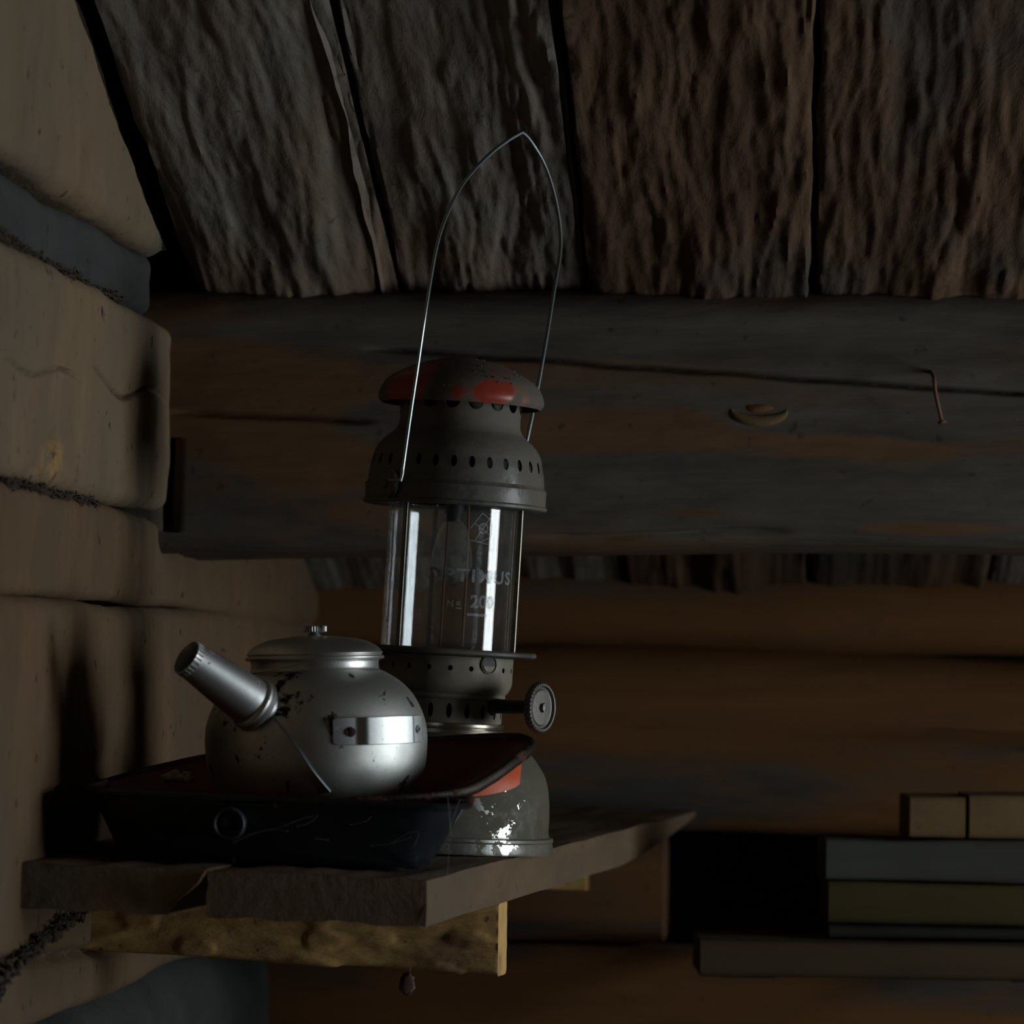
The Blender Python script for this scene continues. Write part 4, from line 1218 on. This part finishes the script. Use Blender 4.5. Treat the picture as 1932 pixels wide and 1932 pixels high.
for i in range(n_):
    for k in range(8):
        a_, b_ = i*8+k, i*8+(k+1) % 8
        c_, d_ = ((i+1) % n_)*8+(k+1) % 8, ((i+1) % n_)*8+k
        f.append((a_, b_, c_, d_))
mesh_obj('rim', v, f, M['rim'], dish, label='brown rusty rolled rim')
lint = W(345, 1468, 2.66)
lint.z = W(345, 1470, 2.66).z
v, f = [], []
for k in range(14):
    p = lint + Vector((random.gauss(0, .005), random.gauss(0, .003), abs(random.gauss(0, .0016))))
    v, f = join((v, f), blob(p, random.uniform(.003, .006), .004, random.uniform(.002, .0036), k, 0.8, 8, 5))
kr = 0.03
o = mesh_obj('lint_clump', v, f, M['pale'], None)
o.location = (0, 0, 0)
tag(o, 'pale crumpled lint clump lying at the left end of the dish, behind its rim', 'lint')

# ------------------------------------------------------------------ kettle
KY = 2.622
KS = KY/F
KB = W(599, 1522, KY)
ket = empty('aluminium_kettle', KB, (0, R(-2.2), 0), label='squat dented aluminium kettle with short wide spout and stained sides', cat='kettle')
def kz(y): return (1522-y)*KS
def kp(pts, per=5): return [(r*KS, kz(y)) for (r, y) in (smooth_profile(pts, per) if per else pts)]
def kpolar(az, r, y): return Vector((r*KS*math.sin(az), -r*KS*math.cos(az), kz(y)))
def kpart(name, vf, mat, parent=None, label=None, sharp=R(40)):
    return mesh_obj(name, vf[0], vf[1], mat, parent or ket, world=False, label=label, sharp=sharp)
KP = [(0.5, 1521), (150, 1522), (168, 1516), (190, 1490), (204, 1452), (209, 1410), (208, 1375), (200, 1345), (184, 1314), (162, 1290), (138, 1274), (126, 1268)]
kprof = smooth_profile(KP, 6)
def kr_at(y):
    for (r0, y0), (r1, y1) in zip(kprof[8:], kprof[9:]):
        if min(y0, y1) <= y <= max(y0, y1) and y0 != y1: return r0+(r1-r0)*(y-y0)/(y1-y0)
    return 150
v, f = lathe([(r*KS, kz(y)) for (r, y) in kprof], 144)
v = [Vector(p) for p in v]
for p in v:                                     # shallow dents
    az_ = math.atan2(p.x, -p.y)
    for (ac, yc, wd, dp) in ((R(38), 1440, 0.016, 0.0012), (R(25), 1478, 0.012, 0.0012), (R(55), 1430, 0.010, 0.0008), (R(-15), 1470, 0.02, 0.0010)):
        q = kpolar(ac, 205, yc)
        dd = (p-q).length/wd
        if dd < 3:
            rad_ = Vector((p.x, p.y, 0))
            if rad_.length > 0.01:
                k_ = dp*math.exp(-dd*dd)/rad_.length
                p.x -= p.x*k_; p.y -= p.y*k_
kpart('body', (v, f), M['alu'])
kpart('neck', lathe(kp([(126, 1269), (121, 1264), (120, 1256), (121, 1248), (126, 1245), (128, 1242)], 4), 112), M['alu_lid'])
lid = kpart('lid', lathe(kp([(118, 1247), (128, 1246), (130.5, 1244), (131, 1241), (129, 1239.5), (127, 1240), (126, 1237), (128, 1235), (127, 1232), (120, 1224), (106, 1215), (86, 1208), (60, 1204), (30, 1201), (12, 1201), (0.5, 1201)], 3), 112), M['alu_lid'])
# lid knob: a short ribbed screw on a little stem
kpart('knob_stem', xform(lathe([(0, 0), (14*KS, 0), (13*KS, 3*KS), (8*KS, 7*KS), (7*KS, 12*KS), (0, 12*KS)], 20), Matrix.Translation((0, 0, kz(1202)))), M['alu_lid'], lid)
v, f = [], []
nk = 60
for (r_, z_, rib) in ((0.5, 0, 0), (19, 0, 0), (22, 1.5, 1), (22, 11, 1), (19, 12.5, 0), (0.5, 13, 0)):
    for i in range(nk):
        a_ = 2*PI*i/nk
        k_ = 1 + (0.05 if i % 2 else -0.05)*rib
        v.append((r_*KS*k_*math.sin(a_), r_*KS*k_*math.cos(a_), z_*KS + kz(1194)))
for j in range(5):
    for i in range(nk): f.append((j*nk+i, j*nk+(i+1) % nk, (j+1)*nk+(i+1) % nk, (j+1)*nk+i))
kpart('lid_knob', (v, f), M['alu_bright'], lid, label='ribbed bright knob', sharp=R(20))
# spout
kinv = (Matrix.Translation(KB) @ Matrix.Rotation(R(-2.2), 4, 'Y')).inverted()
sb, st = kinv @ W(474, 1326, KY-0.063), kinv @ W(352, 1240, KY-0.092)
sd = (st-sb); sl = sd.length
sm = frame(sb, sd)
sp_prof = [(52, -0.34*sl/KS), (50, -0.05*sl/KS), (48.5, 0), (46, 0.05*sl/KS), (45.5, 0.07*sl/KS)]
spout = kpart('spout', xform(lathe([(40*KS, -0.30*sl)] + [(45.5*KS, -0.10*sl), (44.8*KS, 0.10*sl), (42*KS, 0.35*sl), (38*KS, 0.62*sl), (34.5*KS, 0.88*sl), (33.5*KS, 0.97*sl), (34*KS, 1.0*sl), (32.5*KS, 1.005*sl), (31*KS, 0.98*sl), (31*KS, 0.80*sl), (34*KS, 0.5*sl), (38*KS, 0.1*sl)], 72), sm), M['alu_bright'], label='short wide tapering spout')
kpart('spout_collar', xform(lathe([(44*KS, 0.02*sl), (49*KS, 0.0*sl), (50.5*KS, -0.025*sl), (49*KS, -0.05*sl), (50*KS, -0.07*sl), (51*KS, -0.10*sl), (46*KS, -0.14*sl)], 72), sm), M['alu'], spout)
# beaded lip of the spout
v, f = [], []
for i in range(26):
    a_ = 2*PI*i/26
    c_ = sm @ Vector((33.2*KS*math.cos(a_), 33.2*KS*math.sin(a_), 0.955*sl))
    c2 = sm @ Vector((34*KS*math.cos(a_), 34*KS*math.sin(a_), 0.915*sl))
    c0 = sm @ Vector((33.2*KS*math.cos(a_), 33.2*KS*math.sin(a_), 1.0*sl))
    v, f = join((v, f), tube([c0, c_, c2], 1.6*KS, 6))
kpart('spout_beading', (v, f), M['alu_bright'], spout)
# seam ridge of the spout
pts = [sm @ Vector((0, 0, 0))]
sa = 0.0
def spt(t, ang, off=0.4):
    P_ = [(0.0, 45), (0.10, 44.8), (0.35, 42), (0.62, 38), (0.88, 34.5), (1.0, 33.6)]
    for (t0, r0), (t1, r1) in zip(P_, P_[1:]):
        if t0 <= t <= t1: r_ = r0+(r1-r0)*(t-t0)/(t1-t0)
    return sm @ Vector(((r_+off)*KS*math.cos(ang), (r_+off)*KS*math.sin(ang), t*sl))
best = min(range(72), key=lambda i: (Vector((spt(0.5, 2*PI*i/72))) - (kinv @ W(438, 1266, KY-0.075))).length)
sang = 2*PI*best/72
kpart('seam', tube([spt(t, sang + 0.12*math.sin(t*9), 0.2) for t in [0.06+0.8*i/24 for i in range(25)]], 1.0*KS, 6), M['rim'], spout, label='rusty seam')
# handle bracket: riveted strap on the front right
def strap_r(a_):
    d_ = math.degrees(a_)
    lo_, hi_ = 3.0, 12.0
    if d_ < 24: return lo_
    if d_ < 28: return lo_+(hi_-lo_)*(d_-24)/4
    if d_ < 58: return hi_
    if d_ < 62: return hi_-(hi_-lo_)*(d_-58)/4
    return lo_
ns_ = 60
a0_, a1_ = R(11.5), R(72)
outer, innr = [], []
for i in range(ns_+1):
    a_ = a0_ + (a1_-a0_)*i/ns_
    hh_ = 25.5
    e_ = min(1, (i+0.2)/4.0)
    if i < 5: hh_ = 25.5*math.sqrt(max(0.02, 1-(1-e_)**2)) * 0.25 + 25.5*0.75
    row = []
    for t in (-1, -0.96, -0.5, 0, 0.5, 0.96, 1):
        y_ = 1378 + hh_*t
        off = strap_r(a_) - (1.2 if abs(t) == 1 else 0)
        row.append(kpolar(a_, kr_at(1378) + off, y_))
    outer.append(row)
    innr.append([kpolar(a_, kr_at(1378) + strap_r(a_) - 3.2, 1378+hh_*t) for t in (-1, -0.96, -0.5, 0, 0.5, 0.96, 1)])
v, f = [], []
for row in outer: v += row
nb_ = len(v)
for row in innr: v += row
for i in range(ns_):
    for j in range(6):
        f.append((i*7+j, (i+1)*7+j, (i+1)*7+j+1, i*7+j+1))
        f.append((nb_+i*7+j, nb_+i*7+j+1, nb_+(i+1)*7+j+1, nb_+(i+1)*7+j))
    f.append((i*7, nb_+i*7, nb_+(i+1)*7, (i+1)*7)); f.append((i*7+6, (i+1)*7+6, nb_+(i+1)*7+6, nb_+i*7+6))
for i in (0, ns_):
    for j in range(6): f.append((i*7+j, i*7+j+1, nb_+i*7+j+1, nb_+i*7+j))
strap = kpart('handle_bracket', (v, f), M['alu_strap'], label='bright riveted strap bracket', sharp=R(30))
for (a_, rr_) in ((R(20.5), 9.5), (R(66), 8)):
    q = kpolar(a_, kr_at(1378)+3, 1379)
    mm = frame(q, (math.sin(a_), -math.cos(a_), 0))
    kpart('rivet', xform(lathe([(rr_*KS*math.cos(t), rr_*0.55*KS*math.sin(t)) for t in [PI/2*i/6 for i in range(7)]], 20), mm), M['alu_bright'], strap)
# the same bracket on the far side
v2 = [(-p.x, -p.y, p.z) for p in v]
kpart('handle_bracket', (v2, f), M['alu_bright'])
# loose wire from the spout across the body
pw = [(540, 1278, 0), (505, 1310, 0), (520, 1332, 0), (548, 1368, 0), (575, 1402, 0), (600, 1445, 0), (625, 1480, 0)]
def on_body(px, py, off=2.0):
    cx = 599; yl = py
    r_ = kr_at(yl)+off
    s_ = max(-0.98, min(0.98, (px-cx)/r_))
    return kpolar(math.asin(s_), r_, yl)
pts = crv([on_body(x_, y_) for (x_, y_) in ((497, 1312), (520, 1337), (548, 1370), (575, 1405), (600, 1445), (632, 1488))], 8)
kpart('wire', tube(pts, lambda t: (1.7+1.8*max(0, t-0.6)/0.4)*KS, 8), M['wire'], label='thin dusty wire lying down the body')
pts = crv([on_body(470, 1272, 6), on_body(490, 1268, 3), kpolar(R(-38), 138, 1266), kpolar(R(-20), 132, 1258), kpolar(R(-8), 131, 1252)], 6)
kpart('wire', tube(pts, 1.2*KS, 8), M['wire'], label='wire end under the lid')

# ------------------------------------------------------------------ lumber stacked against the far wall at right
def lumber(px0, px1, py0, py1, Y, dep, mat, label, seed, grp=None, name='board', cat='board', x1=None):
    a_, b_ = W(px0, py0, Y), W(px0, py1, Y)
    xe = x1 if x1 is not None else W(px1, py0, Y).x
    h = a_.z - b_.z
    L = xe - a_.x
    org = Vector((a_.x, Y+dep/2, (a_.z+b_.z)/2))
    o = bar(name, mat, None, org, (1, -0.0, 0), WV, (0, -1, 0), [L*i/24 for i in range(25)], h, dep, 0.005, 30,
            lambda u, x, y, nx, ny: 0.0018*fbm(Vector((u*6+seed, y*12, x*9)), 3))
    tag(o, label, cat, grp)
    # put the origin at the thing
    c = org + Vector((L/2, 0, -h/2))
    for vtx in o.data.vertices: vtx.co -= c
    o.location = c
    return o
lumber(1560, 0, 1582, 1662, 3.20, 0.10, M['lumber_grey'], 'smooth grey board lying on the olive board in the dark stack at right', 1, x1=0.50, name='lumber_board')
lumber(1564, 0, 1665, 1741, 3.20, 0.10, M['lumber_olive'], 'olive-brown board directly under the grey board in the stack at right', 2, x1=0.50, name='lumber_board')
pk_ = lumber(1322, 0, 1774, 1842, 3.18, 0.13, M['lumber_brown'], None, 3, x1=0.50, name='seat_board', cat=None)
bench = empty('low_bench', pk_.location.copy(), label='long dull brown bench board lowest in the right corner, carrying the stacked lumber', cat='bench')
pk_.parent = bench; pk_.location = (0, 0, 0)
zb_ = bench.location.z
for xs_ in (W(1420, 1842, 3.2).x, 0.47):      # arms let into the log wall
    bar('support_arm', M['inner'], bench, Vector((xs_, 3.27, zb_-0.0042)), (0, 1, 0), WV, (1, 0, 0), [0.37*i/8 for i in range(9)], 0.008, 0.05, 0.002, 16)
lumber(1718, 1822, 1501, 1581, 3.20, 0.09, M['lumber_pale'], 'pale square timber block on the grey board, left of its twin', 4, name='timber_block', cat='block')
lumber(1830, 1975, 1501, 1581, 3.20, 0.09, M['lumber_pale'], 'pale square timber block on the grey board, cut by the right edge of the photo', 5, name='timber_block', cat='block')
lumber(1565, 0, 1745, 1770, 3.21, 0.08, M['dark'], 'dark batten between the olive board and the brown plank below', 6, x1=0.50, name='batten', cat='batten')

# small loose things
moss2 = moss_run('m', [onwall(2.37, -0.222, 0.004), onwall(2.46, -0.203, 0.004), onwall(2.56, -0.190, 0.004), onwall(2.66, -0.186, 0.004)], 0.0035, 260, '')
v, f = moss2
for k in range(16):
    t = k/15
    p = onwall(2.37+0.29*t, -0.222+0.036*t**0.7, 0.004) + Vector((0, random.gauss(0, .003), random.gauss(0, .0022)))
    v, f = join((v, f), blob(p, .003, random.uniform(.004, .010), random.uniform(.0022, .0045), k, 0.9, 9, 6))
o = mesh_obj('moss_roll', v, f, M['moss'], None); tag(o, 'twisted roll of dark dried moss hanging on the log wall below the shelf', 'moss', kind='stuff')
lf = W(768, 1856, 2.66)
v, f = blob(lf, 0.0055, 0.0012, 0.0075, 2, 0.5, 16, 10)
o = mesh_obj('dry_leaf', [p - lf for p in v], f, M['leaf'], None); o.location = lf
tag(o, 'small shrivelled reddish leaf dangling below the bracket', 'leaf')
v, f = tube([lf + Vector((0, 0, 0.005)), lf + Vector((0.002, 0.02, 0.010)), W(775, 1832, 2.708)], 0.0002, 5)
mesh_obj('thread', [p - lf for p in v], f, M['web'], o, world=False)
# cobweb threads
v, f = [], []
def web(pts, r_=0.00022):
    global v, f
    v, f = join((v, f), tube(crv([W(*p) for p in pts], 4), r_, 5))
yw = YPF - 0.004
web([(470, 1575, yw), (500, 1567, yw), (530, 1560, yw), (570, 1545, yw+.001), (590, 1540, yw+.002)])
web([(440, 1590, yw), (470, 1576, yw), (505, 1566, yw), (545, 1568, yw)])
web([(560, 1560, yw), (585, 1552, yw), (600, 1538, yw)])
web([(845, 1505, yw), (848, 1540, yw), (852, 1578, yw+.004)], 0.00035)
web([(868, 1508, yw), (860, 1530, yw), (850, 1560, yw)], 0.0003)
web([(740, 1590, yw+.006), (765, 1575, yw+.004), (790, 1570, yw+.004), (780, 1600, yw+.008)])
web([(700, 1596, yw+.006), (735, 1592, yw+.006), (775, 1580, yw+.006)])
web([(660, 1556, yw), (690, 1550, yw), (700, 1540, yw)])
web([(595, 1582, yw), (620, 1585, yw)], 0.0004)
web([(850, 1520, yw), (845, 1640, 2.50), (838, 1662, 2.48)], 0.0002)
o = mesh_obj('cobweb', v, f, M['web'], None)
tag(o, 'faint grey cobweb threads across the front of the black pan', 'cobweb', kind='stuff')
